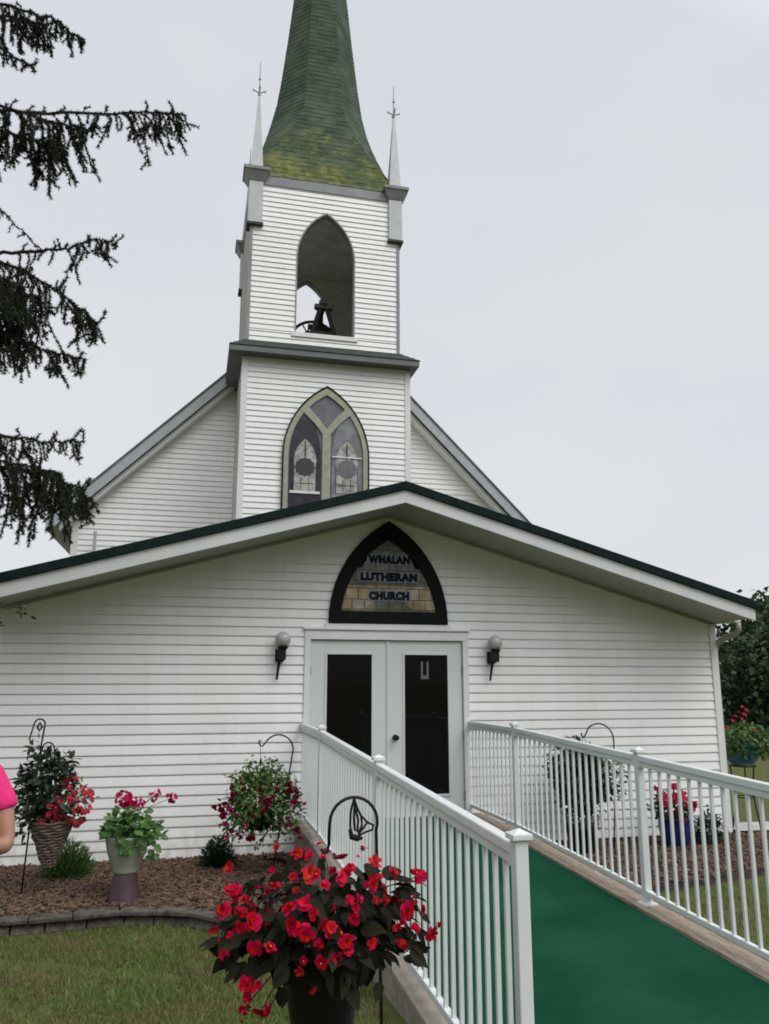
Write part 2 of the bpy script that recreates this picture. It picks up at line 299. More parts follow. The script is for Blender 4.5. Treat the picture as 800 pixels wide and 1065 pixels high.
# ------------------------------------------------------------------ ground
def hz(x, y):
    ys = np.array([-400, -40, -9.3, -5.0, -2.3, 0, 8, 400.]); zs = np.array([.30, .28, .24, .12, -.10, -.10, -.08, -.08])
    return np.interp(y, ys, zs)
def grid(xs, ys, zf):
    X, Y = np.meshgrid(xs, ys); Z = zf(X, Y); V = np.stack([X, Y, Z], -1).reshape(-1, 3); nx = len(xs)
    i = (np.arange(len(ys) - 1)[:, None] * nx + np.arange(nx - 1)[None]).ravel(); return V, np.stack([i, i + 1, i + nx + 1, i + nx], 1)
def ground_mat():
    m = mat('lawn_turf', (.06, .085, .026), 1., bump=.9, bscale=35, spec=.1); nt = m.node_tree; N = nt.nodes; L = nt.links; b = N['Principled BSDF']; tc = N.new('ShaderNodeTexCoord')
    n = N.new('ShaderNodeTexNoise'); n.inputs['Scale'].default_value = .9; n.inputs['Detail'].default_value = 12; n.inputs['Roughness'].default_value = .7; L.new(tc.outputs['Object'], n.inputs['Vector'])
    cr = N.new('ShaderNodeValToRGB'); e = cr.color_ramp.elements; e[0].position = .3; e[0].color = (.11, .085, .042, 1); e[1].position = .62; e[1].color = (.085, .11, .032, 1)
    L.new(n.outputs['Fac'], cr.inputs['Fac']); L.new(cr.outputs[0], b.inputs['Base Color']); return m
M['ground'] = ground_mat()
V, F = grid(np.concatenate([[-400, -120, -40, -15], np.linspace(-6, 12, 60), [20, 40, 120, 400]]), np.concatenate([[-400, -120, -40, -15], np.linspace(-10, 10, 80), [20, 40, 120, 400]]), hz)
kind(nppart('lawn', V, F, 'ground', None), 'structure')

# mulch beds -------------------------------------------------------
EDGE = [(-3.4, -2.0), (-2.4, -2.02), (-1.40, -1.98), (-.85, -1.93), (-.5, -1.88), (.05, -2.0), (.33, -2.28), (.62, -2.62), (.9, -2.95), (1.16, -3.25)]
def edge_y(x, E): return np.interp(x, [p[0] for p in E], [p[1] for p in E])
EDGE2 = [(3.42, -2.35), (4.4, -2.15), (5.2, -1.95), (6.0, -1.7), (6.9, -1.3), (7.8, -.6)]
def bed(E, name, ztop):
    xs = np.linspace(E[0][0], E[-1][0], 40); mb = []
    X = np.repeat(xs[:, None], 8, 1); e = edge_y(xs, E)[:, None]; t = np.linspace(0, 1, 8)[None]; Y = e + t * (.02 - e)
    Z = ztop + .018 * np.sin(X * 5.3) * np.cos(Y * 6.1) + .012 * np.sin(X * 13 + Y * 9); Z[:, 0] = -.16; V = np.stack([X, Y, Z], -1).reshape(-1, 3)
    i = (np.arange(39)[:, None] * 8 + np.arange(7)[None]).ravel(); F = np.stack([i, i + 8, i + 9, i + 1], 1)
    kind(nppart(name, V, F, 'soil', None), 'structure')
bed(EDGE, 'soil', .0); bed(EDGE2, 'soil', -.03)
def chips(E, n, ztop, x0, x1, skip=None):
    x = RNG.uniform(x0, x1, n); e = edge_y(x, E) + .06; y = e + RNG.random(n) ** .9 * (-.03 - e)
    L_ = RNG.uniform(.015, .075, n); W_ = RNG.uniform(.005, .017, n); a = RNG.uniform(0, 2 * PI, n); D = np.stack([np.cos(a), np.sin(a), RNG.normal(0, .25, n)], 1)
    Nn = np.stack([RNG.normal(0, .35, n), RNG.normal(0, .35, n), np.ones(n)], 1); D = unit(D); S = unit(np.cross(D, Nn)); Nn = unit(np.cross(S, D))
    P = np.stack([x, y, ztop + .012 + RNG.random(n) * .03], 1); T = .006
    q = [P + D * (sx * L_ / 2)[:, None] + S * (sy * W_ / 2)[:, None] + Nn * sz * T for sz in (-1, 1) for sx, sy in ((-1, -1), (1, -1), (1, 1), (-1, 1))]
    V = np.stack(q, 1).reshape(-1, 3); o = np.arange(n)[:, None] * 8
    F = np.concatenate([o + np.array([f]) for f in ((4, 5, 6, 7), (0, 1, 5, 4), (1, 2, 6, 5), (2, 3, 7, 6), (3, 0, 4, 7))], 0); return V, F
Vc, Fc = merge([chips(EDGE, 11000, 0, -2.6, 1.16), chips(EDGE2, 6500, -.03, 3.45, 7.5)])
kind(nppart('wood_chip_mulch', Vc, Fc, 'chips', None), 'stuff')

def edging(name, label, E, z0, z1, zc):
    t = thing(name, label, 'garden edging', (E[0][0], E[0][1], z0)); mb = MB(); cp = MB()
    P = [np.array(p) for p in E]; seg = [np.linalg.norm(P[i + 1] - P[i]) for i in range(len(P) - 1)]; cum = np.concatenate([[0], np.cumsum(seg)])
    def at(s): return np.array([np.interp(s, cum, [p[0] for p in P]), np.interp(s, cum, [p[1] for p in P])])
    s = 0.
    while s < cum[-1] - .1:
        l = random.uniform(.24, .33); e = min(s + l, cum[-1]); a, b = at(s + .006), at(e - .006); d = (b - a) / np.linalg.norm(b - a); nn = np.array([d[1], -d[0]]); j = random.uniform(-.01, .012); h = random.uniform(-.01, .006)
        lo = a + nn * (.02 + j); ro = b + nn * (.02 + j); li = a - nn * .12; ri = b - nn * .12; lm = a + nn * (.05 + j); rm = b + nn * (.05 + j)
        mb.add([(*lo, z0), (*ro, z0), (*rm, (z0 + z1) / 2), (*lm, (z0 + z1) / 2), (*lo, z1 + h), (*ro, z1 + h), (*ri, z1 + h), (*li, z1 + h), (*li, z0), (*ri, z0)],
               [(0, 1, 2, 3), (3, 2, 5, 4), (4, 5, 6, 7), (0, 3, 4, 7, 8), (1, 9, 6, 5, 2), (8, 7, 6, 9)]); s = e
    mb.build('block', 'block', t, bevel=.008)
    s = 0.
    while s < cum[-1] - .1:
        l = random.uniform(.26, .36); e = min(s + l, cum[-1]); a, b = at(s + .004), at(e - .004); d = (b - a) / np.linalg.norm(b - a); nn = np.array([d[1], -d[0]]); j = random.uniform(0, .02)
        q = [a + nn * (.06 + j), b + nn * (.06 + j), b - nn * .14, a - nn * .14]
        cp.add([(*p, z1 + .004) for p in q] + [(*p, zc) for p in q], [(3, 2, 1, 0), (4, 5, 6, 7), (0, 1, 5, 4), (1, 2, 6, 5), (2, 3, 7, 6), (3, 0, 4, 7)]); s = e
    cp.build('cap_stone', 'block', t, bevel=.008)
edging('garden_edging', 'low grey block edging curving round the mulch bed left of the ramp', EDGE, -.16, -.02, .02)

# path behind the right corner
V, F = grid(np.linspace(7.05, 14, 12), np.array([.35, .95]), lambda X, Y: -.045 + 0 * X); V[:, 1] += (V[:, 0] - 7.05) * -.10
kind(nppart('path', V, F, 'path', None), 'structure')

M['dirt'] = mat('bare_earth', (.20, .135, .10), 1., var=.35, vscale=14, bump=.8, bscale=70)
a_ = np.linspace(0, 2 * PI, 40, endpoint=False); r_ = 1 + .22 * np.sin(3 * a_ + 1) + .13 * np.sin(7 * a_)
V = np.concatenate([[[-.90, -4.47, 0]]] + [np.stack([-.90 + .30 * q * r_ * np.cos(a_), -4.47 + .20 * q * r_ * np.sin(a_), 0 * a_], 1) for q in (.5, 1)]); V[:, 2] = hz(V[:, 0], V[:, 1]) + .004
F = [(0, 1 + i, 1 + (i + 1) % 40, 1 + (i + 1) % 40) for i in range(40)]
mb = MB(); mb.v = [tuple(v) for v in V]; mb.f = [(0, 1 + i, 1 + (i + 1) % 40) for i in range(40)] + [(1 + i, 41 + i, 41 + (i + 1) % 40, 1 + (i + 1) % 40) for i in range(40)]
kind(mb.build('ground', 'dirt', fix=False), 'structure')
# grass ------------------------------------------------------------
def blades(n, x0, x1, y0, y1, h0, h1, ok):
    x = RNG.uniform(x0, x1, n); y = RNG.uniform(y0, y1, n); k = ok(x, y); x = x[k]; y = y[k]; n = len(x)
    cl = .6 + .4 * np.sin(x * 3.1 + 1.3 * np.sin(y * 2.3)) * np.cos(y * 2.7 + x); h = RNG.uniform(h0, h1, n) * (.72 + .38 * cl); a = RNG.uniform(0, 2 * PI, n); w = RNG.uniform(.0025, .0045, n)
    B = np.stack([x, y, hz(x, y) - .005], 1); S = np.stack([np.cos(a), np.sin(a), 0 * a], 1); lean = np.stack([RNG.normal(0, .45, n), RNG.normal(0, .45, n), np.ones(n)], 1); lean = unit(lean)
    mid = B + lean * (h * .6)[:, None]; tip = mid + unit(lean + np.stack([RNG.normal(0, .6, n), RNG.normal(0, .6, n), 0 * h - .1], 1)) * (h * .45)[:, None]
    V = np.stack([B - S * w[:, None], B + S * w[:, None], mid + S * w[:, None] * .7, mid - S * w[:, None] * .7, tip], 1).reshape(-1, 3); o = np.arange(n)[:, None] * 5
    return V, np.concatenate([o + np.array([[0, 1, 2]]), o + np.array([[0, 2, 3]]), o + np.array([[3, 2, 4]])], 0)
def okl(x, y):
    e = edge_y(x, EDGE) - .07; bare = ((x + .88) / .34) ** 2 + ((y + 4.45) / .22) ** 2 + .35 * np.sin(x * 23) * np.sin(y * 19)
    thin = np.sin(x * 2.7 + 2 * np.sin(y * 1.9)) * np.sin(y * 3.3 + x) ; k = (y < e) & (bare > RNG.random(len(x)) * 1.2) & ((x < 1.12)) & ((thin > -.55) | (RNG.random(len(x)) < .45))
    return k
def okr(x, y): return (y < edge_y(x, EDGE2) + .10 * np.sin(x * 7) * np.sin(x * 3.1) + .05) & (x > 3.42)
Vg, Fg = merge([blades(78000, -2.6, 1.12, -6.4, -1.9, .028, .06, okl), blades(30000, 3.42, 8.5, -6.0, -.7, .03, .065, okr),
                blades(30000, 7.9, 24, -2, 19, .05, .10, lambda x, y: (y > -4) & ~((y < 1.1) & (y > -.6)))])
kind(nppart('grass', Vg, Fg, 'grass', None), 'stuff')

# ------------------------------------------------------------------ church
church = thing('church', 'white clapboard church with a mossy green spire and low front entrance wing', 'church', (2.25, 0, -.1))
def arch_hw(z, w, zs, za):       # half width of a pointed arch at height z
    if z <= zs: return w
    h = za - zs; Rr = (w * w + h * h) / (2 * w); q = Rr * Rr - (z - zs) ** 2
    return max(0., math.sqrt(max(q, 0)) - (Rr - w))
def arch_line(cx, w, z0, zs, za, n=14):
    pts = [(cx - w, z0)] if z0 < zs - .01 else []
    zz = [zs + (za - zs) * (1 - (1 - i / n) ** 1.6) for i in range(n + 1)]
    L_ = pts + [(cx - arch_hw(z, w, zs, za), z) for z in zz]
    return L_ + [(2 * cx - x, z) for x, z in L_[-2::-1]]
def siding(mb, z0, z1, spans, y=0., e=.1067, p=.019, axis='y', sgn=-1, seams=True):
    """lapped courses; spans(z) -> list of (a,b) along the wall; y is the wall plane, sgn the outward side"""
    z = z0; k = 0
    def P(a, d, zz): return (a, y + sgn * d, zz) if axis == 'y' else (y + sgn * d, a, zz)
    rng = random.Random(int(z0 * 100 + y * 10))
    while z < z1 - .002:
        zt = min(z + e, z1); cuts = [z, zt]
        lo, hi = spans(z + .001), spans(zt - .001)
        if len(lo) != len(hi): lo = hi = spans((z + zt) / 2)
        for (a0, b0), (a1, b1) in zip(lo, hi):
            n = max(1, int((b0 - a0) / 3.7 + .5)); f = [0] + sorted(min(.97, max(.03, (i + rng.uniform(-.35, .35)) / n)) for i in range(1, n)) + [1]
            if not seams: f = [0, 1]
            for i in range(len(f) - 1):
                g0, g1 = f[i], f[i + 1]; x0 = a0 + (b0 - a0) * g0; x1 = a0 + (b0 - a0) * g1; u0 = a1 + (b1 - a1) * g0; u1 = a1 + (b1 - a1) * g1; dp = p + (.0015 if i % 2 else 0)
                h = zt - z
                def row(t, d): return [P(x0 + (u0 - x0) * t, d, z + h * t), P(x1 + (u1 - x1) * t, d, z + h * t)]
                mb.add(row(0, .0) + row(0, dp) + row(.12, dp) + row(.84, dp * .45) + row(.88, .0025) + row(1, .001), [(0, 1, 3, 2), (2, 3, 5, 4), (4, 5, 7, 6), (6, 7, 9, 8), (8, 9, 11, 10)])
        z = zt; k += 1
    return mb
def lap_siding(*a, **k): return siding(*a, **k)

# --- entrance wing
NX = 2.26; WL, WR = -2.14, 6.66; SL = .283; APT = 2.23 + CZ; APB = 1.975 + CZ
def roofz(x, ap=APB): return ap - SL * abs(x - NX)
DX0, DX1, DZ, DT = 1.262, 3.252, .02 + .1067 * 23, 2.330
def sp(z):
    l, r = WL, WR
    if z > roofz(WL): l = NX - (APB - z) / SL; r = 2 * NX - l
    if r - l < .05: return []
    if z < DZ: return [(l, DX0), (DX1, r)]
    return [(l, r)]
siding(MB(), 0, 1, lambda z: [])
siding(mb := MB(), .02, APB - .01, sp).build('entrance_wall', 'siding', church, fix=False)
mb = MB(); siding(mb, .02, roofz(WR), lambda z: [(0.0, 6.5)], y=WR, axis='x', sgn=1); siding(mb, .02, roofz(WL), lambda z: [(0.0, 6.5)], y=WL, axis='x', sgn=-1)
mb.build('side_wall', 'siding', church, fix=False)
MB().box(WL, DX0 - .02, .03, .15, -.12, .05).box(DX1 + .02, WR, .03, .15, -.12, .05).build('foundation', 'concrete', church)
for x0, x1 in ((WL - .022, WL + .075), (WR - .075, WR + .022)):
    MB().box(x0, x1, -.030, .08, .015, roofz(x0) - .01).build('corner_board', 'trim', church, bevel=.004)
YF = -.85; YB = 6.52
def slabs(name, za, zb, x0, x1, y0, y1, m, parent=church, **k):
    """gable slab between top apex za and bottom apex zb"""
    mb = MB()
    mb.prism([(x0, za - SL * (NX - x0)), (NX, za), (x1, za - SL * (x1 - NX)), (x1, zb - SL * (x1 - NX)), (NX, zb), (x0, zb - SL * (NX - x0))], y0, y1)
    return mb.build(name, m, parent, **k)
roof = slabs('entrance_roof', APT - .012, APT - .105, WL - .03, WR + .03, YF - .035, YB, 'roofdark')
slabs('fascia', APT - .108, APB, WL - .005, WR + .005, YF, YF + .025, 'fascia', bevel=.004)
for s in (-1, 1):                                            # soffit under each slope
    x = 0.; mb = MB()
    while x < 4.37:
        x2 = 4.38; a, b = NX + s * (x + .0), NX + s * x2
        for (p, q) in ((a, b),):
            mb.prism([(p, roofz(p) + .022), (q, roofz(q) + .022), (q, roofz(q) + .034), (p, roofz(p) + .034)], YF + .027, -.004)
        x = x2
    mb.build('soffit', 'soffit', church)
for s in (-1, 1):                                            # small frieze strip where soffit meets wall
    a, b = NX, (WR - .08 if s > 0 else WL + .08)
    MB().prism([(a, roofz(a) + .018), (b, roofz(b) + .018), (b, roofz(b) - .012), (a, roofz(a) - .012)], -.030, -.006).build('frieze_strip', 'soffit', church)
    X = WR + .022 if s > 0 else WL - .022
    gz = roofz(WR) + .06
    g = MB(); o = X + s * .105
    g.prism([(X, gz - .04), (o - s * .02, gz - .04), (o, gz + .02), (o, gz + .07), (o - s * .012, gz + .07), (o - s * .014, gz + .03), (X + s * .006, gz - .03), (X + s * .006, gz + .07), (X, gz + .07)], YF + .42, 6.4).build('gutter', 'trim', church)
x = WR + .07
MB().tube([(x, -.42, .74 + CZ), (x, -.42, .66 + CZ), (x - .005, -.36, .60 + CZ), (x - .02, -.05, .53 + CZ), (x - .02, .03, .48 + CZ), (x - .02, .06, .40 + CZ), (x - .02, .06, .05)], .036, 10).build('downspout', 'soffit', church, smooth=True)

# --- doors
MB().box(1.20, 3.31, .30, .34, .0, DZ).build('vestibule_back', 'darkbox', church)
fr = MB(); T = .072
fr.box(DX0, DX0 + T, -.035, .10, .32, DT + .005).box(DX1 - T, DX1, -.035, .10, .32, DT + .005).box(DX0, DX1, -.035, .10, DT + .006, DZ - .028).box(DX0 - .015, DX1 + .015, -.058, .08, DZ - .027, DZ)
fr.build('door_frame', 'trim', church, bevel=.004)
MB().box(DX0 + T, DX1 - T, -.06, .1, .318, .345).build('threshold', 'greyfascia', church, bevel=.004)
dm = (DX0 + DX1) / 2; DB = .348
for k, (x0, x1) in enumerate(((DX0 + T + .006, dm - .003), (dm + .003, DX1 - T - .006))):
    g0, g1 = (1.527, 2.068) if k == 0 else (2.455, 2.998); gz0, gz1 = .575, 2.172
    d = MB(); d.box(x0, g0, .005, .05, DB, DT).box(g1, x1, .005, .05, DB, DT).box(g0, g1, .005, .05, DB, gz0).box(g0, g1, .005, .05, gz1, DT)
    do = d.build('door', 'door', church, bevel=.002)
    MB().box(g0 + .001, g1 - .001, .018, .03, gz0 + .001, gz1 - .001).build('glass', 'doorglass', do)
    w = .02; b = MB(); b.box(g0 - w, g0 + .006, -.004, .016, gz0 - w, gz1 + w).box(g1 - .006, g1 + w, -.004, .016, gz0 - w, gz1 + w).box(g0 + .0065, g1 - .0065, -.004, .016, gz0 - w, gz0 + .006).box(g0 + .0065, g1 - .0065, -.004, .016, gz1 - .006, gz1 + w); b.build('glazing_bead', 'door', do, bevel=.003)
    if k == 1:
        MB().tube([(2.342, .004, 1.222), (2.342, -.018, 1.222)], .033, 16).tube([(2.342, -.018, 1.222), (2.342, -.05, 1.222)], .012, 10).tube([(2.342, -.05, 1.222), (2.342, -.062, 1.222), (2.342, -.085, 1.222), (2.342, -.09, 1.222)], [.014, .031, .03, .015], 16).build('door_knob', 'blackmetal', do, smooth=False)
        s = MB(); s.box(2.665, 2.69, .0135, .0165, 1.93, 2.09).box(2.735, 2.76, .0135, .0165, 1.93, 2.09).box(2.665, 2.76, .0130, .0160, 1.885, 1.929); s.build('notice_sticker', 'paper', do)
    for hz_ in (.55, 1.25, 1.98):
        xh = x0 - .004 if k == 0 else x1 + .004
        MB().tube([(xh, -.012, hz_ - .05), (xh, -.012, hz_ + .05)], .010, 8).build('hinge', 'frieze', do)
MB().box(dm - .018, dm + .018, -.010, .004, DB, DT).build('astragal', 'door', church, bevel=.004)

# --- tower
TX0, TX1, TY0, TY1 = .66, 3.80, 4.65, 7.75; TB = 5.86 + CZ; TC = (TX0 + TX1) / 2
mb = MB(); siding(mb, 2.2, TB + .02, lambda z: [(TX0, TX1)], y=TY0); siding(mb, 2.2, TB + .02, lambda z: [(TY0, TY1)], y=TX0, axis='x', sgn=-1); siding(mb, 2.2, TB + .02, lambda z: [(TY0, TY1)], y=TX1, axis='x', sgn=1)
mb.build('tower_wall', 'siding', church, fix=False)
for x0, x1 in ((TX0 - .024, TX0 + .085), (TX1 - .085, TX1 + .024)):
    MB().box(x0, x1, TY0 - .031, TY0 + .09, 2.2, TB - .01).build('corner_board', 'trim', church, bevel=.004)
BX0, BX1, BY0, BY1 = .715, 3.605, 4.70, 7.58; BB = 6.2 + CZ; BT = 9.46 + CZ; BC = (BX0 + BX1) / 2
# belt roof: a skirt with fascia and soffit
P_ = .27; zt, ze, zf = 6.225 + CZ, 5.975 + CZ, 5.865 + CZ
o0, o1, q0, q1 = TX0 - P_, TX1 + .16, TY0 - P_, TY1 + P_
mb = MB(); k = 4
for i in range(k):        # stepped shingle courses
    a, b = i / k, (i + 1) / k
    def ring(t, dz=0): 
        return [(BX0 + (o0 - BX0) * t, BY0 + (q0 - BY0) * t, zt + (ze - zt) * t + dz), (BX1 + (o1 - BX1) * t, BY0 + (q0 - BY0) * t, zt + (ze - zt) * t + dz), (BX1 + (o1 - BX1) * t, BY1 + (q1 - BY1) * t, zt + (ze - zt) * t + dz), (BX0 + (o0 - BX0) * t, BY1 + (q1 - BY1) * t, zt + (ze - zt) * t + dz)]
    ra, rb, rc = ring(a), ring(b, .014), ring(b, 0); mb.add(ra + rb + rc, [(j, (j + 1) % 4, 4 + (j + 1) % 4, 4 + j) for j in range(4)] + [(4 + j, 4 + (j + 1) % 4, 8 + (j + 1) % 4, 8 + j) for j in range(4)])
mb.build('belt_roof', 'belt', church, fix=False)
mb = MB()
mb.box(o0 + .015, o1 - .015, q0 + .015, q0 + .04, zf, ze - .002).box(o0 + .015, o1 - .015, q1 - .04, q1 - .015, zf, ze - .002).box(o0 + .015, o0 + .04, q0 + .041, q1 - .041, zf, ze - .002).box(o1 - .04, o1 - .015, q0 + .041, q1 - .041, zf, ze - .002)
mb.box(o0 + .041, o1 - .041, q0 + .041, TY0 - .002, zf + .006, zf + .02).box(o0 + .041, TX0 - .002, TY0 - .001, q1 - .041, zf + .006, zf + .02).box(TX1 + .002, o1 - .041, TY0 - .001, q1 - .041, zf + .006, zf + .02)
mb.build('belt_cornice', 'beltfascia', church)
# belfry with real arched openings front and back
AC, AW, AZ0, AZS, AZA = 2.165, .565, 6.45 + CZ, 8.02 + CZ, 9.01 + CZ
def spb(z):
    if AZ0 < z < AZA: 
        h = arch_hw(z, AW, AZS, AZA); return [(BX0, AC - h), (AC + h, BX1)] if h > .001 else [(BX0, AC), (AC, BX1)]
    return [(BX0, BX1)]
mb = MB()
def piece(y, sgn): 
    for z0, z1 in ((BB, AZ0), (AZ0, AZA), (AZA, BT)): siding(mb, z0, z1, spb, y=y, sgn=sgn, seams=False)
piece(BY0, -1); piece(BY1, 1)
siding(mb, BB, BT, lambda z: [(BY0, BY1)], y=BX0, axis='x', sgn=-1); siding(mb, BB, BT, lambda z: [(BY0, BY1)], y=BX1, axis='x', sgn=1)
mb.build('belfry_wall', 'siding', church, fix=False)
W2 = .13; mb = MB()
for y in (BY0 + W2, BY1 - W2):                        # inner faces
    z = BB
    zz = sorted(set([BB, AZ0, AZA, 9.2 + CZ] + [AZ0 + i * .06 for i in range(1, int((AZA - AZ0) / .06) + 1)]))
    for a, b in zip(zz, zz[1:]):
        lo, hi = spb(a + .0005), spb(b - .0005)
        if len(lo) != len(hi): continue
        for (x0, x1), (u0, u1) in zip(lo, hi): mb.quad((x0, y, a), (x1, y, a), (u1, y, b), (u0, y, b))
mb.quad((BX0 + .1, BY0, BB), (BX0 + .1, BY1, BB), (BX0 + .1, BY1, 9.2 + CZ), (BX0 + .1, BY0, 9.2 + CZ)).quad((BX1 - .1, BY0, BB), (BX1 - .1, BY1, BB), (BX1 - .1, BY1, 9.2 + CZ), (BX1 - .1, BY0, 9.2 + CZ))
mb.quad((BX0, BY0 + .02, 9.2 + CZ), (BX1, BY0 + .02, 9.2 + CZ), (BX1, BY1 - .02, 9.2 + CZ), (BX0, BY1 - .02, 9.2 + CZ)).quad((BX0, BY0 + .02, AZ0 - .03), (BX1, BY0 + .02, AZ0 - .03), (BX1, BY1 - .02, AZ0 - .03), (BX0, BY1 - .02, AZ0 - .03))
mb.build('belfry_interior', 'darkbox', church, fix=False)
for y0, y1 in ((BY0 - .03, BY0 + W2 + .01), (BY1 - W2 - .01, BY1 + .03)):
    MB().ringprism(arch_line(AC, AW + .012, AZ0, AZS, AZA + .018), arch_line(AC, AW - .014, AZ0, AZS, AZA - .02), y0 + .006, y1).build('arch_trim', 'frieze', church)
    MB().box(AC - AW - .07, AC + AW + .07, y0 - .012, y1, AZ0 - .09, AZ0 - .001).build('arch_sill', 'trim', church, bevel=.004)
for x0, x1 in ((BX0 - .029, BX0 + .03), (BX1 - .03, BX1 + .029)):
    for y0, y1 in ((BY0 - .029, BY0 + .03), (BY1 - .03, BY1 + .029)): MB().box(x0, x1, y0, y1, BB + .01, BT).build('corner_trim', 'frieze', church)
mb = MB(); e = .03; mb.box(BX0 - e, BX1 + e, BY0 - e, BY0 + .05, BT, BT + .24).box(BX0 - e, BX1 + e, BY1 - .05, BY1 + e, BT, BT + .24).box(BX0 - e, BX0 + .05, BY0 + .051, BY1 - .051, BT, BT + .24).box(BX1 - .05, BX1 + e, BY0 + .051, BY1 - .051, BT, BT + .24)
mb.build('frieze_board', 'frieze', church)
# corner pinnacles
for cx in (BX0 + .06, BX1 - .06):
    for cy in (BY0 + .06, BY1 - .06):
        a = .135; z0 = 8.60 + CZ; z1 = BT + .03
        pn = MB().box(cx - a, cx + a, cy - a, cy + a, z0, z1).build('pinnacle', 'soffit2', church, bevel=.006)
        m = MB(); zc0, zc1 = z1, z1 + .24
        for t0, t1, w0, w1 in ((0, .75, .15, .235), (.75, 1, .25, .255)):
            s0, s1 = zc0 + (zc1 - zc0) * t0, zc0 + (zc1 - zc0) * t1
            m.add([(cx + sx * w0, cy + sy * w0, s0) for sx, sy in ((-1, -1), (1, -1), (1, 1), (-1, 1))] + [(cx + sx * w1, cy + sy * w1, s1) for sx, sy in ((-1, -1), (1, -1), (1, 1), (-1, 1))], [(3, 2, 1, 0), (4, 5, 6, 7)] + [(j, (j + 1) % 4, 4 + (j + 1) % 4, 4 + j) for j in range(4)])
        m.build('capital', 'frieze', pn)
        MB().box(cx - a - .02, cx + a + .02, cy - a - .02, cy + a + .02, z0 - .05, z0 - .002).build('pendant_block', 'belt', pn)
        b = .125; t = .018; zs, ze2 = zc1 + .002, 11.48 + CZ
        MB().add([(cx + sx * b, cy + sy * b, zs) for sx, sy in ((-1, -1), (1, -1), (1, 1), (-1, 1))] + [(cx + sx * t, cy + sy * t, ze2) for sx, sy in ((-1, -1), (1, -1), (1, 1), (-1, 1))], [(3, 2, 1, 0), (4, 5, 6, 7)] + [(j, (j + 1) % 4, 4 + (j + 1) % 4, 4 + j) for j in range(4)]).build('spike', 'soffit2', pn)
        f = MB(); f.tube([(cx, cy, ze2 - .02), (cx, cy, 12.25 + CZ)], [.016, .008], 6)
        zc = ze2 + .09
        for dx, dy in ((1, 0), (-1, 0), (0, 1), (0, -1)): f.tube([(cx, cy, zc - .04), (cx + dx * .07, cy + dy * .07, zc), (cx + dx * .12, cy + dy * .12, zc + .012), (cx + dx * .135, cy + dy * .135, zc + .05)], [.016, .012, .018, .006], 6)
        for zb, rb in ((ze2 + .01, .035), (ze2 + .38, .028)): f.lathe([(.004, zb - rb), (rb * .8, zb - rb * .6), (rb, zb), (rb * .8, zb + rb * .6), (.004, zb + rb)], cx, cy, 8)
        f.build('finial', 'greyfascia', pn)
# spire: stepped shingle courses, octagon that broaches out to a square base
SX, SY = 2.14, 6.13
prof = [(9.66, 1.46), (9.85, 1.43), (10.05, 1.385), (10.3, 1.32), (10.6, 1.25), (10.9, 1.185), (11.2, 1.12), (11.64, 1.03), (12.13, .925), (12.82, .835), (14.05, .70), (15.35, .575), (17.0, .43), (19.5, .215), (21.6, .03)]
def spw(z): return float(np.interp(z, [p[0] for p in prof], [p[1] for p in prof]))
def octo(z, dh=0.):
    h = spw(z) + dh; c = .586 * h * float(np.clip((z - 9.75) / 1.9, 0.02, 1)) ** .8
    P = [(h, -h + c), (h, h - c), (h - c, h), (-h + c, h), (-h, h - c), (-h, -h + c), (-h + c, -h), (h - c, -h)]
    return [(SX + x, SY + y, z + CZ) for x, y in P]
mb = MB(); z = 9.66; e = .118; rs = random.Random(5); row = 0
while z < 21.5:
    zt = min(z + e, 21.6); lo = octo(z, .007); hi = octo(zt, .001); base = octo(z, 0)
    for j in range(8):
        a, b, c, d = [Vector(p) for p in (lo[j], lo[(j + 1) % 8], hi[(j + 1) % 8], hi[j])]; ba, bb = Vector(base[j]), Vector(base[(j + 1) % 8])
        w = (b - a).length; n = max(1, int(w / .16)); cuts = [0] + [(i + rs.uniform(-.2, .2) + (.5 if row % 2 else 0)) / n for i in range(1, n)] + [1]; cuts = [min(1, max(0, t)) for t in cuts]
        for t0, t1 in zip(cuts, cuts[1:]):
            if t1 - t0 < 1e-3: continue
            dz = Vector((0, 0, rs.uniform(-.016, .008))); a0, a1 = a.lerp(b, t0) + dz, a.lerp(b, t1) + dz
            mb.add([a0, a1, d.lerp(c, t1), d.lerp(c, t0), ba.lerp(bb, t1), ba.lerp(bb, t0)], [(0, 1, 2, 3), (1, 0, 5, 4)])
    z = zt; row += 1
spire = mb.build('spire', 'spire', church, fix=False)
mb = MB(); k0 = [octo(9.64, -.01), octo(9.64, -.01)]; mb.add(k0[0], [tuple(range(7, -1, -1))]); mb.build('spire_base', 'frieze', spire, fix=False)

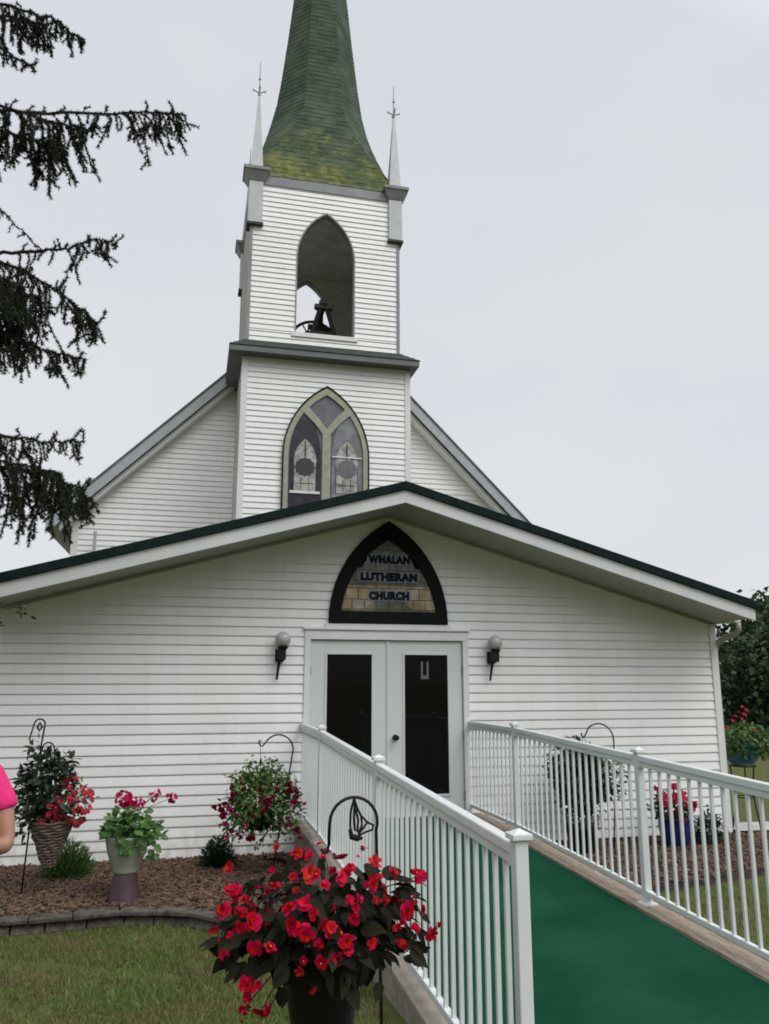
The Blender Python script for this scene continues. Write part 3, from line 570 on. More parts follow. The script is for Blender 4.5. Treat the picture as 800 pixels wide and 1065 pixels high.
# --- stained glass window in the tower
WC, WW, WZ0, WZS, WZA = 2.215, .79, 2.95 + CZ, 4.03 + CZ, 5.37 + CZ; yw = TY0
win = MB().ringprism(arch_line(WC, WW + .012, WZ0, WZS, WZA + .018), arch_line(WC, WW - .012, WZ0, WZS, WZA - .02), yw - .085, yw - .012).build('stained_glass_window', 'darkframe', church)
MB().ringprism(arch_line(WC, WW - .013, WZ0, WZS, WZA - .022), arch_line(WC, WW - .10, WZ0, WZS, WZA - .16), yw - .075, yw - .014).build('window_frame', 'cream', win)
MB().prism(arch_line(WC, WW - .05, WZ0 + .01, WZS, WZA - .08), yw - .036, yw - .022).build('upper_glass', 'glassmid', win)
mw = .075; zj = 4.55 + CZ
tr = MB(); tr.box(WC - mw, WC + mw, yw - .079, yw - .037, WZ0, zj - .10)
for s in (-1, 1):                                    # the two arms of the Y follow arcs to the main arch
    out, inn = [], []
    for i in range(11):
        t = i / 10; zz = zj - .10 + t * .50; xx = .02 + .415 * t ** 1.35
        out.append((WC + s * (xx + mw * .95), zz - .05 * t)); inn.append((WC + s * (xx - mw * .78 + (.0 if i else .0)), zz + .03 * t))
    inn[0] = (WC, zj - .10); out[0] = (WC + s * mw, zj - .10)
    tr.ringprism(out, inn, yw - .078 - .0008 * s, yw - .037)
tr.build('tracery', 'cream', win)
def lancet(cx, w, z0, zs, za): return arch_line(cx, w, z0, zs, za)
for s, gm, md, nm in ((-1, 'glassdark', 'medal', 'l'), (1, 'glassright', 'medal2', 'r')):
    cx = WC + s * .385; lw = .285
    gl = MB().prism([(cx + s * (x - cx) * 1, z) for x, z in lancet(cx, lw, WZ0 + .02, 3.95 + CZ, 5.02 + CZ)], yw - .050, yw - .038).build('lancet_glass', gm, win)
    MB().prism(lancet(cx + s * .0, .205, 3.36 + CZ, 3.92 + CZ, 4.34 + CZ), yw - .056, yw - .0505).build('canopy_glass', 'glasspale', gl)
    c = MB(); zc = 3.81 + CZ; poly = [(cx + (.168 + .010 * math.cos(12 * a)) * math.cos(a) * 1.06, zc + (.168 + .010 * math.cos(12 * a)) * math.sin(a)) for a in [2 * PI * i / 48 for i in range(48)]]
    c.prism(poly, yw - .062, yw - .0565).build('medallion', md, gl)
    bars = MB()
    for dx in (-.20, -.07, .07, .20): bars.box(cx + dx - .005, cx + dx + .005, yw - .060, yw - .0567, 3.37 + CZ, (3.62 if abs(dx) < .1 else 3.9) + CZ)
    bars.box(cx - .16, cx + .16, yw - .0605, yw - .0566, 3.50 + CZ, 3.512 + CZ); bars.tube([(cx, yw - .058, 4.0 + CZ), (cx, yw - .058, 4.3 + CZ)], .012, 6)
    bars.build('lead_cames', 'medal', gl)
    ln = lancet(cx, lw + .018, WZ0 + .02, 3.95 + CZ, 5.05 + CZ); li = lancet(cx, lw - .006, WZ0 + .02, 3.95 + CZ, 5.0 + CZ)
    zb = (3.315 if s < 0 else 4.02) + CZ
    MB().box(cx - lw + .01, cx + lw - .01, yw - .072, yw - .0515, zb, zb + (.045 if s < 0 else .022)).build('storm_bar', 'trim', gl)
MB().box(WC - WW - .08, WC + WW + .08, yw - .10, yw - .01, WZ0 - .06, WZ0 - .001).build('window_sill', 'cream', win)

# --- nave
VX = 2.25; VW = 4.55; VY = 6.55; VA = 7.97 + CZ; VE = 5.0; VB = 24.
def navez(x, a): return a - abs(x - VX)
WA = VA - .16 - .12
mb = MB()
def spn(z):
    h = min(VW, WA + .1 - z); return [(VX - h, TX0 + .05), (TX1 - .05, VX + h)] if h > 1.6 else []
siding(mb, .02, WA + .05, spn, y=VY); siding(mb, .02, WA - VW + .05, lambda z: [(VY, VB)], y=VX - VW, axis='x', sgn=-1); siding(mb, .02, WA - VW + .05, lambda z: [(VY, VB)], y=VX + VW, axis='x', sgn=1)
mb.prism([(VX - VW, 0), (VX + VW, 0), (VX + VW, WA - VW), (VX, WA), (VX - VW, WA - VW)], VB - .02, VB)
mb.build('nave_wall', 'siding', church, fix=False)
for s in (-1, 1):
    x0, x1 = sorted((VX + s * (VW + .025), VX + s * (VW - .10))); MB().box(x0, x1, VY - .031, VY + .1, 0, navez(VX + VW, WA) + .02).build('corner_board', 'trim', church)
def gable(name, a, t, ex, y0, y1, m, **k):
    ym = min(y1, TY1 + .02); c = 1.53
    for s in (-1, 1): MB().prism([(VX + s * c, a - c), (VX + s * ex, a - ex), (VX + s * ex, a - ex - t), (VX + s * c, a - c - t)], y0, ym).build(name, m, church, **k)
    if y1 <= ym + .1: return
    mb = MB(); mb.prism([(VX - ex, a - ex), (VX, a), (VX + ex, a - ex), (VX + ex, a - ex - t), (VX, a - t), (VX - ex, a - ex - t)], ym, y1)
    return mb.build(name, m, church, **k)
gable('nave_roof', VA, .05, VE, 6.18, VB + .3, 'naveroof')
gable('rake_fascia', VA - .053, .25, VE - .01, 6.20, 6.235, 'greyfascia')
gable('nave_soffit', VA - .20, .02, VE - .02, 6.237, VB, 'soffit')
gable('rake_board', VA - .305, .13, VW + .22, 6.30, VY - .03, 'trim', bevel=.005)
for s in (-1, 1):
    x0, x1 = sorted((VX + s * (VW + .026), VX + s * (VW + .215))); zz = VA - .435 - VW
    MB().box(x0, x1, 6.31, VY + .2, zz - .11, zz + .0).build('eave_return', 'trim', church, bevel=.005)
    x0, x1 = sorted((VX + s * VE, VX + s * (VE - .03))); MB().box(x0, x1, 6.24, VB, VA - VE - .2, VA - VE - .055).build('eave_fascia', 'greyfascia', church)
MB().tube([(-1.88, 6.34, 4.2), (-1.88, 6.34, 4.63)], .028, 10).tube([(-1.88, 6.34, 4.22), (-2.1, 6.36, 4.15)], .03, 10).build('vent_pipe', 'greyfascia', church)

# --- bell
KB = 1.10
bell = thing('church_bell', 'dark bell on an a-frame stand in the arched belfry opening', 'bell', (2.27, 6.05, AZ0 - .03))
bz = AZ0 - .03; bx, by = 2.27, 6.05
def bellprof(r, z0): return [(r * 1.0, z0), (r * .96, z0 + .03), (r * .80, z0 + r * .35), (r * .64, z0 + r * .8), (r * .56, z0 + r * 1.15), (r * .42, z0 + r * 1.36), (r * .12, z0 + r * 1.44), (.02, z0 + r * 1.44)]
MB().lathe(bellprof(.36, bz + .22), bx, by, 28).build('bell', 'bell', bell, smooth=True)
for s in (-1, 1):
    st = MB()
    for d in (-1, 1): st.tube([(bx + d * .34, by + s * .44, bz), (bx + d * .05, by + s * .44, bz + .93)], .042, 8)
    st.tube([(bx - .2, by + s * .44, bz + .42), (bx + .2, by + s * .44, bz + .42)], .032, 8).box(bx - .17, bx + .17, by + s * .44 - .05, by + s * .44 + .05, bz + .90, bz + .98)
    st.build('stand', 'bell', bell)
MB().box(bx - .06, bx + .06, by - .52, by + .52, bz + .985, bz + 1.08).box(bx - .05, bx + .05, by - .08, by + .08, bz + .7, bz + .984).lathe([(.07, bz + 1.081), (.09, bz + 1.13), (.03, bz + 1.22), (.02, bz + 1.3)], bx, by, 10).build('yoke', 'bell', bell)
wh = MB(); wx = by + .58; wr = .46; ring = [(bx - .04 + wr * math.cos(a), wx, bz + .66 + wr * math.sin(a)) for a in [2 * PI * i / 32 for i in range(33)]]; wh.tube(ring, .03, 6, cap=False)
for i in range(6): a = PI * i / 3; wh.tube([(bx - .04, wx, bz + .66), (bx - .04 + wr * math.cos(a), wx, bz + .66 + wr * math.sin(a))], .014, 5)
wh.build('bell_wheel', 'bell', bell)

for o_ in bell.children:
    for v_ in o_.data.vertices: v_.co *= KB

# --- sign over the door
SC, SW, SZ0, SZA = 2.262, .714, .695 + CZ, 1.905 + CZ
sign = thing('church_sign', 'pointed arch stained glass sign in a black frame above the double doors', 'sign', (SC, -.02, SZ0))
MB().ringprism(arch_line(SC, SW + .012, SZ0 - .02, SZ0, SZA + .012), arch_line(SC, SW - .125, SZ0 - .02, SZ0, SZA - .22), -.062, -.019).box(SC - SW + .10, SC + SW - .10, -.0615, -.019, SZ0 - .019, SZ0 + .125).build('frame', 'darkframe', sign, bevel=.003)
inner = arch_line(SC, SW - .10, SZ0 + .10, SZ0 + .101, SZA - .18)
MB().prism([(x, z) for x, z in inner if True], -.034, -.024).build('glass_panel', 'signgrey', sign)
zA, zB = SZ0 + .155, 1.125 + CZ
def inner_hw(z): return arch_hw(z, SW - .128, SZ0, SZA - .225)
MB().prism([(SC - inner_hw(zA), zA), (SC + inner_hw(zA), zA), (SC + inner_hw(zB), zB), (SC - inner_hw(zB), zB)], -.038, -.0345).build('amber_glass', 'signamber', sign)
MB().prism([(SC - .30, zA), (SC + .30, zA), (SC + .14, zA + .12), (SC - .14, zA + .12)], -.041, -.0385).build('pale_glass', 'signgrey', sign)
for s in (-1, 1): MB().prism([(SC + s * .335, 1.345 + CZ), (SC + s * (inner_hw(1.345 + CZ) + .03), 1.345 + CZ), (SC + s * (inner_hw(1.56 + CZ) + .03), 1.56 + CZ), (SC + s * .335, 1.47 + CZ)], -.056, -.0345).build('frame_notch', 'darkframe', sign)
def text(body, x, z, h, w, m, y, name, parent, off=0., shear=0):
    cu = bpy.data.curves.new(name, 'FONT'); cu.body = body; cu.size = h / .70; cu.align_x = 'CENTER'; cu.align_y = 'BOTTOM_BASELINE' if False else 'CENTER'; cu.extrude = .003; cu.offset = off; cu.resolution_u = 3; cu.space_character = 1.12
    to = bpy.data.objects.new(name, cu); COL.objects.link(to); dg = bpy.context.evaluated_depsgraph_get(); me = bpy.data.meshes.new_from_object(to.evaluated_get(dg)); bpy.data.objects.remove(to)
    xs = [v.co.x for v in me.vertices]; zs = [v.co.y for v in me.vertices]; sx = w / (max(xs) - min(xs)); sz = h / (max(zs) - min(zs)); mx = (max(xs) + min(xs)) / 2; mz = (max(zs) + min(zs)) / 2; org = ORG[parent.name]
    for v in me.vertices:
        a, b, c = v.co; v.co = ((a - mx) * sx + x - org[0], -c + y - org[1], (b - mz) * sz + z - org[2])
    return link(name, me, m, parent)
for body, zc, w in (('WHALAN', 1.445, .52), ('LUTHERAN', 1.235, .70), ('CHURCH', 1.008, .49)):
    bd = MB(); n = len(body)
    for i in range(n):
        xa = SC - w / 2 - .02 + (w + .04) * i / n; xb = SC - w / 2 - .02 + (w + .04) * (i + 1) / n
        bd.box(xa + .006, xb - .006, -.0445, -.0415, zc + CZ - .066, zc + CZ + .066)
    t = bd.build('letter_panes', 'signblue', sign)
    text(body, SC, zc + CZ, .105, w, 'darkframe', -.0485, 'lettering', sign, off=.011)
MB().box(SC - SW - .05, SC + SW + .05, -.05, -.002, SZ0 - .075, SZ0 - .022).build('sill', 'trim', sign, bevel=.004)

# --- wall lamps
def lamp(x, z, label):
    t = thing('wall_lamp', label, 'wall lamp', (x, -.02, z - .2), 'lamps beside the church door')
    MB().box(x - .075, x + .025, -.07, -.018, z - .24, z - .10).box(x - .06, x + .035, -.165, -.0705, z - .225, z - .105).build('bracket', 'blackmetal', t, bevel=.006)
    MB().lathe([(.05, z - .105), (.062, z - .085), (.062, z - .075), (.045, z - .07)], x, -.13, 16).build('collar', 'blackmetal', t)
    MB().tube([(x - .03, -.10, z - .24), (x - .04, -.09, z - .30), (x - .055, -.07, z - .445)], [.018, .016, .012], 8).build('tail', 'blackmetal', t)
    zc = z + .005; r = .089; MB().lathe([(.042, zc - .078), (.07, zc - .055), (.086, zc - .02), (r, zc), (.086, zc + .025), (.07, zc + .055), (.04, zc + .079), (.004, zc + .089)], x, -.13, 24).build('globe', 'globe', t, smooth=True)
lamp(1.0, .47 + CZ, 'frosted globe wall lamp with black bracket left of the double doors')
lamp(3.56, .46 + CZ, 'frosted globe wall lamp with black bracket right of the double doors')

# ------------------------------------------------------------------ ramp
LX, RX = 1.25, 3.25
def surf(y): return .35 - (.031 * (-1.4 - y) if y < -1.4 else 0)
YE = -8.2
ramp = thing('access_ramp', 'long shallow access ramp covered in green carpet with tan timber curbs', 'ramp', (2.25, -4, .1))
ys = [-.06, -1.4, -4, -6.2, YE]
def strip(x0, x1, dz0, dz1, m, name, ys=ys, **k):
    mb = MB()
    for a, b in zip(ys, ys[1:]):
        za0, zb0 = (surf(a) + dz0, surf(b) + dz0) if dz0 > -.5 else (-.2, -.1)
        mb.add([(x0, a, za0), (x1, a, za0), (x1, b, zb0), (x0, b, zb0), (x0, a, surf(a) + dz1), (x1, a, surf(a) + dz1), (x1, b, surf(b) + dz1), (x0, b, surf(b) + dz1)],
               [(4, 5, 6, 7), (0, 4, 7, 3), (1, 2, 6, 5)] + ([(0, 1, 5, 4)] if a == ys[0] else []) + ([(2, 3, 7, 6)] if b == ys[-1] else []))
    return mb.build(name, m, ramp, **k)
strip(1.19, 3.37, -1, -.012, 'concrete', 'concrete_base')
strip(1.34, 3.158, -.011, .0, 'carpet', 'carpet')
strip(3.161, 3.345, -.0115, .022, 'timber', 'timber_curb', ys=[-.06, -1.4, -3.1], bevel=.006)
strip(3.161, 3.345, -.0115, .022, 'timber', 'timber_curb', ys=[-3.11, -5.4], bevel=.006)
strip(3.161, 3.345, -.0115, .022, 'timber', 'timber_curb', ys=[-5.41, YE], bevel=.006)
strip(1.18, 1.337, -.0115, .018, 'concrete', 'concrete_curb', bevel=.008)

def railing(X, label, posts):
    t = thing('handrail', label, 'railing', (X, -3.5, surf(-3.5)), None)
    PW = .027
    def top(y): return surf(y) + 1.03
    def bot(y): return surf(y) + .10
    for y in posts:
        z0 = surf(y) + .02; po = MB().box(X - PW, X + PW, y - PW, y + PW, z0, top(y) + .035).build('post', 'rail', t, bevel=.005)
        c = .041; zt = top(y) + .0352
        m = MB(); m.box(X - c, X + c, y - c, y + c, zt, zt + .022); m.add([(X + sx * c * .82, y + sy * c * .82, zt + .0225) for sx, sy in ((-1, -1), (1, -1), (1, 1), (-1, 1))] + [(X, y, zt + .04)], [(0, 1, 4), (1, 2, 4), (2, 3, 4), (3, 0, 4)])
        m.build('post_cap', 'rail', po, bevel=.003)
        MB().box(X - .055, X + .055, y - .055, y + .055, z0 - .0, z0 + .016).build('base_plate', 'rail', po, bevel=.003)
    ends = [-.01] + list(posts)
    for a, b in zip(ends, ends[1:]):
        ya = a - (PW + .001 if a != -.01 else 0); yb = b + PW + .001
        MB().beam((X, ya, top(ya) - .005), (X, yb, top(yb) - .005), .052, .046).build('top_rail', 'rail', t, bevel=.007)
        MB().beam((X, ya, top(ya) - .046), (X, yb, top(yb) - .046), .034, .036).build('sub_rail', 'rail', t)
        MB().beam((X, ya, bot(ya)), (X, yb, bot(yb)), .036, .038).build('bottom_rail', 'rail', t, bevel=.004)
        for yy, sg in ((ya, -1), (yb, 1)):
            for zz in (top(yy) - .046, bot(yy)): MB().box(X - .023, X + .023, yy + (sg * .002 if sg > 0 else -.026), yy + (.026 if sg > 0 else -.002), zz - .023, zz + .021).build('rail_bracket', 'rail', t, bevel=.003)
        n = int(round((ya - yb) / .115)); d = (ya - yb) / n; lenb = top(ya) - .064 - bot(ya) - .019 + .01
        me = None
        for i in range(1, n) if True else ():
            y = ya - d * i; z0 = bot(y) + .014
            if me is None:
                m = MB(); w = .0095; m.box(-w, w, -w, w, 0, lenb); ob = link('baluster', m.mesh('baluster'), 'rail', t); me = ob.data
            else:
                ob = bpy.data.objects.new('baluster', me); COL.objects.link(ob); ob.parent = t
            ob.location = (X - ORG[t.name][0], y - ORG[t.name][1], z0 - ORG[t.name][2])
railing(LX, 'white baluster handrail on the left side of the green ramp, nearest the begonias', [-1.45, -3.88, -6.27])
railing(RX, 'white baluster handrail on the right side of the green ramp', [-1.40, -3.76, -6.15])

# ------------------------------------------------------------------ plants
def bigleaves(C_, D, N_, L_, W_, curl=.5, rng=RNG):
    C_ = np.asarray(C_, float); n = len(C_); D = unit(D); S = unit(np.cross(D, N_)); N_ = unit(np.cross(S, D))
    ts = np.array([0, .18, .45, .75, 1.]); ws = np.array([.25, .85, 1., .6, .03]); L_ = np.asarray(L_)[:, None]; W_ = np.asarray(W_)[:, None]; V = []
    cu = (curl * rng.uniform(.3, 1.5, n))[:, None]
    for t, w in zip(ts, ws):
        p = C_ + D * L_ * t - N_ * L_ * cu * t * t * .6; V += [p - N_ * W_ * .12 * w, p + S * W_ * .5 * w, p - S * W_ * .5 * w * .9]
    V = np.stack(V, 1).reshape(-1, 3); o = np.arange(n)[:, None] * 15; F = []
    for i in range(4):
        a = 3 * i; b = a + 3; F += [o + np.array([[a, b, b + 1, a + 1]]), o + np.array([[a, a + 2, b + 2, b]])]
    return V, np.concatenate(F, 0)
def flower_mesh(name, r, petals, layers, m, cup=.5, centre=True, seed=0):
    rs = np.random.default_rng(seed); Vs, Fs, o = [], [], 0
    for l in range(layers):
        rr = r * (1 - .28 * l); tilt = cup + .35 * l
        for k in range(petals):
            a = 2 * PI * (k + .5 * l) / petals + rs.normal(0, .15); ca, sa = math.cos(a), math.sin(a); w = rr * PI / petals * rs.uniform(1.0, 1.5); tl = tilt * rs.uniform(.6, 1.4)
            P = []
            for t, ww in ((.05, .3), (.45, .9), (.8, 1.), (1., .55)):
                d = rr * t; z = math.sin(tl) * d - .25 * rr * t * t * rs.uniform(.3, 1.4) + .004 * l; d *= math.cos(tl * .8)
                for s in (-1, 0, 1): x, y = d, s * w * ww * .5; P.append((x * ca - y * sa, x * sa + y * ca, z + (.0 if s else -.05 * w * ww)))
            Vs += P
            for i in range(3):
                for j in range(2): a0 = o + i * 3 + j; Fs.append((a0, a0 + 1, a0 + 4, a0 + 3))
            o += 12
    if centre:
        c = r * .16; Vs += [(c * math.cos(q), c * math.sin(q), .012) for q in [PI / 3 * i for i in range(6)]] + [(0, 0, .02)]; Fs += [(o + i, o + (i + 1) % 6, o + 6) for i in range(6)]
    me = bpy.data.meshes.new(name); me.from_pydata(Vs, [], Fs); me.update(); me.materials.append(M[m]); me.materials.append(M['yellow'])
    if centre:
        for p in me.polygons[-6:]: p.material_index = 1
    me.polygons.foreach_set('use_smooth', [True] * len(me.polygons)); return me
def put_flowers(parent, meshes, pts, ctr, s=(.8, 1.2), face=(0, -1, .35), mix=.5):
    org = Vector(ORG[parent.name])
    for i, p in enumerate(pts):
        o = bpy.data.objects.new('flower', meshes[i % len(meshes)]); COL.objects.link(o); o.parent = parent
        d = (Vector(p) - Vector(ctr)).normalized() * (1 - mix) + Vector(face).normalized() * mix + Vector(RNG.normal(0, .42, 3))
        o.location = Vector(p) - org; o.rotation_mode = 'QUATERNION'; o.rotation_quaternion = d.to_track_quat('Z', 'Y') @ Quaternion((0, 0, 1), random.uniform(0, 6.28)); k = random.uniform(*s); o.scale = (k * random.uniform(.75, 1.15), k * random.uniform(.75, 1.15), k * random.uniform(.7, 1.6))
def stems(parent, a, pts, r=.004, m='darkleaf', name='stem', sag=.0):
    mb = MB()
    for p in pts:
        a_, p_ = Vector(a) + Vector((random.uniform(-.03, .03), random.uniform(-.03, .03), 0)), Vector(p); md = a_.lerp(p_, .5) + Vector((0, 0, .06)); mb.tube([a_, md, p_], [r, r * .8, r * .6], 5)
    return mb.build(name, m, parent)

# shepherd hooks
def hook(label, tubes, loc, extra=None):
    t = thing('shepherd_hook', label, 'plant hook', loc)
    for nm, pts, r in tubes: MB().tube(pts, r, 8).build(nm, 'blackmetal', t, smooth=True)
    return t
def arc(cx, cz, r, a0, a1, y, n=14, k=1.): return [(cx + r * math.cos(R(a0 + (a1 - a0) * i / n)), y, cz + k * r * math.sin(R(a0 + (a1 - a0) * i / n))) for i in range(n + 1)]

# --- foreground red begonia hanging from the butterfly hook
Y0 = -6.3
pole = [(.705, Y0, .14), (.704, Y0, .73), (.686, Y0, 1.236)] + arc(.600, 1.352, .088, -18, 180, Y0)[0:] + [(.510, Y0, 1.28)]
hk = hook('black shepherd hook with a wire butterfly holding the red begonias', [('pole', pole, .0058)], (.70, Y0, .14))
MB().tube([(.510, Y0, 1.28), (.505, Y0, 1.262), (.492, Y0, 1.256), (.482, Y0, 1.268)], .005, 7).build('hook_tip', 'blackmetal', hk)
bf = MB(); bx_, bz_ = .612, 1.437
def wing(pts): bf.tube([(x, Y0 - .004, z) for x, z in pts], .0042, 6)
wing([(.600, 1.436), (.588, 1.392), (.586, 1.345), (.592, 1.314), (.612, 1.306), (.628, 1.312)]); wing([(.600, 1.436), (.612, 1.402), (.626, 1.376), (.650, 1.352), (.672, 1.342), (.668, 1.326), (.640, 1.318), (.612, 1.306)])
wing([(.603, 1.42), (.600, 1.37), (.604, 1.325)]); wing([(.606, 1.40), (.616, 1.36), (.612, 1.32)]); wing([(.626, 1.376), (.630, 1.345), (.618, 1.315)]); wing([(.650, 1.352), (.632, 1.33), (.615, 1.312)])
bf.tube([(.585, Y0 - .005, 1.332), (.592, Y0 - .005, 1.303), (.612, Y0 - .005, 1.298), (.632, Y0 - .005, 1.300)], [.006, .010, .010, .005], 6); bf.build('butterfly', 'blackmetal', hk)
pl = thing('hanging_planter', 'large black hanging pot overflowing with red begonias and dark bronze leaves', 'hanging planter', (.49, Y0, .60))
MB().lathe([(.075, .60), (.095, .63), (.125, .80), (.135, .885), (.148, .89), (.148, .91), (.132, .912), (.12, .86), (.08, .84)], .495, Y0, 32).build('pot', 'blackpot', pl, smooth=False)
hg = MB()
for a in (30, 150, 270): hg.tube([(.495 + .14 * math.cos(R(a)), Y0 + .14 * math.sin(R(a)), .905), (.49, Y0, 1.256)], .002, 5)
hg.build('hanger', 'blackmetal', pl)
n = 620; d = rand_dirs(n); d[:, 2] = np.abs(d[:, 2]) * 1.0 - .30; d = unit(d); rr = RNG.uniform(.35, .98, n)
P = np.array([.49, Y0, 1.0]) + d * rr[:, None] * np.array([.37, .30, .25]); D = d * np.array([1, 1, .3]) + rand_dirs(n) * .55 + np.array([0, 0, -.35]); Nn = d * .6 + np.array([0, -.35, .7]) + rand_dirs(n) * .9
s = RNG.uniform(.035, .090, n); parts = [bigleaves(P, D, Nn, s, s * RNG.uniform(.5, .75, n), .9)]
n = 34; xx = RNG.uniform(.32, .66, n); P = np.stack([xx, Y0 - .10 - RNG.random(n) * .14, RNG.uniform(.88, 1.0, n)], 1); s = RNG.uniform(.045, .08, n)
parts.append(bigleaves(P, np.stack([RNG.normal(0, .4, n), RNG.normal(-.3, .3, n), -np.ones(n)], 1), np.stack([RNG.normal(0, .3, n), -np.ones(n), .3 * np.ones(n)], 1), s, s * .65))
V, F = merge(parts); nppart('foliage', V, F, 'bronze', pl)
BEG = [(0.173, -6.448, 1.184), (0.144, -6.466, 1.127), (0.112, -6.457, 1.073), (0.193, -6.517, 1.09), (0.148, -6.493, 1.005), (0.283, -6.566, 1.035), (0.238, -6.548, 1.033), (0.224, -6.515, 0.919), (0.226, -6.434, 0.829), (0.272, -6.456, 0.82), (0.372, -6.44, 1.286), (0.416, -6.46, 1.281), (0.36, -6.51, 1.227), (0.43, -6.519, 1.232), (0.459, -6.545, 1.204), (0.346, -6.561, 1.143), (0.387, -6.565, 1.154), (0.355, -6.578, 1.096), (0.377, -6.585, 0.972), (0.442, -6.59, 1.1), (0.469, -6.595, 1.081), (0.49, -6.597, 1.074), (0.391, -6.589, 1.078), (0.548, -6.586, 1.112), (0.566, -6.564, 1.163), (0.548, -6.508, 1.244), (0.637, -6.483, 1.248), (0.608, -6.535, 1.2), (0.691, -6.496, 1.214), (0.806, -6.441, 1.192), (0.752, -6.52, 1.135), (0.727, -6.542, 1.111), (0.762, -6.538, 1.053), (0.825, -6.5, 1.025), (0.703, -6.563, 1.005), (0.604, -6.59, 1.033), (0.518, -6.599, 1.047), (0.443, -6.596, 0.996), (0.491, -6.598, 0.999), (0.525, -6.599, 1.022), (0.297, -6.513, 1.199), (0.193, -6.499, 1.136), (0.409, -6.516, 1.233), (0.23, -6.533, 1.105), (0.203, -6.492, 1.16), (0.648, -6.555, 1.15), (0.514, -6.534, 1.218), (0.793, -6.51, 1.103), (0.296, -6.489, 0.836)]
FR = [flower_mesh('begonia_bloom', .029, 4 + k % 3, 2 + k % 2, 'orangepetal' if k == 2 else 'redpetal', .35 + .12 * (k % 3), k == 5, k) for k in range(8)]
back = [(.49 + .38 * math.cos(a) * q, Y0 + .31 * math.sin(a) * q, 1.02 + .2 * h) for a, q, h in [(random.uniform(.1, 3.0), random.uniform(.6, 1), random.uniform(.1, 1)) for i in range(26)]]
small = [(p[0] + random.gauss(0, .035), p[1] + random.uniform(.0, .07), p[2] + random.gauss(0, .03)) for p in BEG[:46]]
put_flowers(pl, FR, BEG + back, (.49, Y0, .98), (.65, 1.2), (-.1, -1, .2), .35)
put_flowers(pl, FR, small, (.49, Y0, .98), (.4, .75), (0, -1, .2), .3)
stems(pl, (.49, Y0, .95), [BEG[i] for i in (2, 4, 7, 8, 9, 29, 33, 34, 48, 0, 18)], .003, 'bronze')

# --- left double hook and the wicker cone basket
y = -1.3
hk = hook('tall double shepherd hook in the mulch at the far left of the wall', [('pole', [(-1.345, y, -.02), (-1.315, y, .8), (-1.283, y, 1.30), (-1.268, y, 1.46)] + arc(-1.312, 1.476, .046, 0, 172, y, 10) + [(-1.372, y, 1.42), (-1.388, y, 1.345), (-1.372, y, 1.32), (-1.355, y, 1.345)], .0075),
    ('side_arm', [(-1.298, y, 1.15), (-1.27, y, 1.26)] + arc(-1.222, 1.265, .05, 178, 0, y, 10) + [(-1.163, y, 1.19), (-1.152, y, 1.16), (-1.135, y, 1.18)], .0065)], (-1.345, y, -.02))
MB().tube([(-1.33, y, 1.45), (-1.31, y, 1.49), (-1.29, y, 1.45), (-1.31, y, 1.42), (-1.33, y, 1.45)], .011, 6).tube([(-1.235, y, 1.24), (-1.22, y, 1.28), (-1.205, y, 1.235)], .011, 6).build('leaf_scroll', 'blackmetal', hk)
bk = thing('hanging_basket', 'wicker cone basket of coral pink flowers and dark leaves hanging at the far left', 'hanging basket', (-1.14, y, .27))
mb = MB()
for i in range(15):
    t = i / 14; r = .05 + .135 * t; z = .27 + .37 * t
    rg = [(-1.14 + (r + .006 * math.sin(9 * a + i)) * math.cos(a), y + (r + .006 * math.sin(9 * a + i)) * math.sin(a), z + .006 * math.sin(7 * a + 2 * i)) for a in [2 * PI * q / 24 for q in range(25)]]; mb.tube(rg, .0125, 6, cap=False)
mb.lathe([(.04, .265), (.155, .62), (.150, .63), (.03, .60)], -1.14, y, 20); mb.build('basket', 'wicker', bk)
V, F = merge([bush((-1.19, y, .93), (.25, .22, .34), 800, .075, .042), bush((-1.25, y, 1.08), (.16, .15, .24), 120, .07, .04), bush((-1.30, y - .02, .75), (.17, .16, .28), 160, .07, .04), bush((-1.08, y - .03, 1.08), (.09, .09, .14), 45, .06, .035)]); nppart('foliage', V, F, 'darkleaf', bk)
stems(bk, (-1.16, y, .62), [(-1.25, y, 1.25), (-1.2, y, 1.3), (-1.08, y, 1.2), (-1.4, y, .95), (-1.02, y, 1.05)], .006)
FP = [flower_mesh('pink_bloom', .034, 5, 2, 'pinkpetal', .3, True, 20 + k) for k in range(3)]
pts = []
while len(pts) < 66:
    q = RNG.normal(0, 1, 3); q /= np.linalg.norm(q)
    if q[1] < .35: pts.append((-.975 + .16 * q[0], y - .03 + .17 * q[1], .80 + .20 * q[2]))
V, F = bush((-.985, y - .02, .79), (.16, .16, .18), 170, .05, .03); nppart('flower_foliage', V, F, 'fuchsialeaf', bk)
put_flowers(bk, FP, pts + [(-1.15, y - .17, .72), (-1.10, y - .17, .66), (-1.14, y - .19, .80), (-1.2, y - .18, .66)], (-1.0, y, .75), (.75, 1.2))
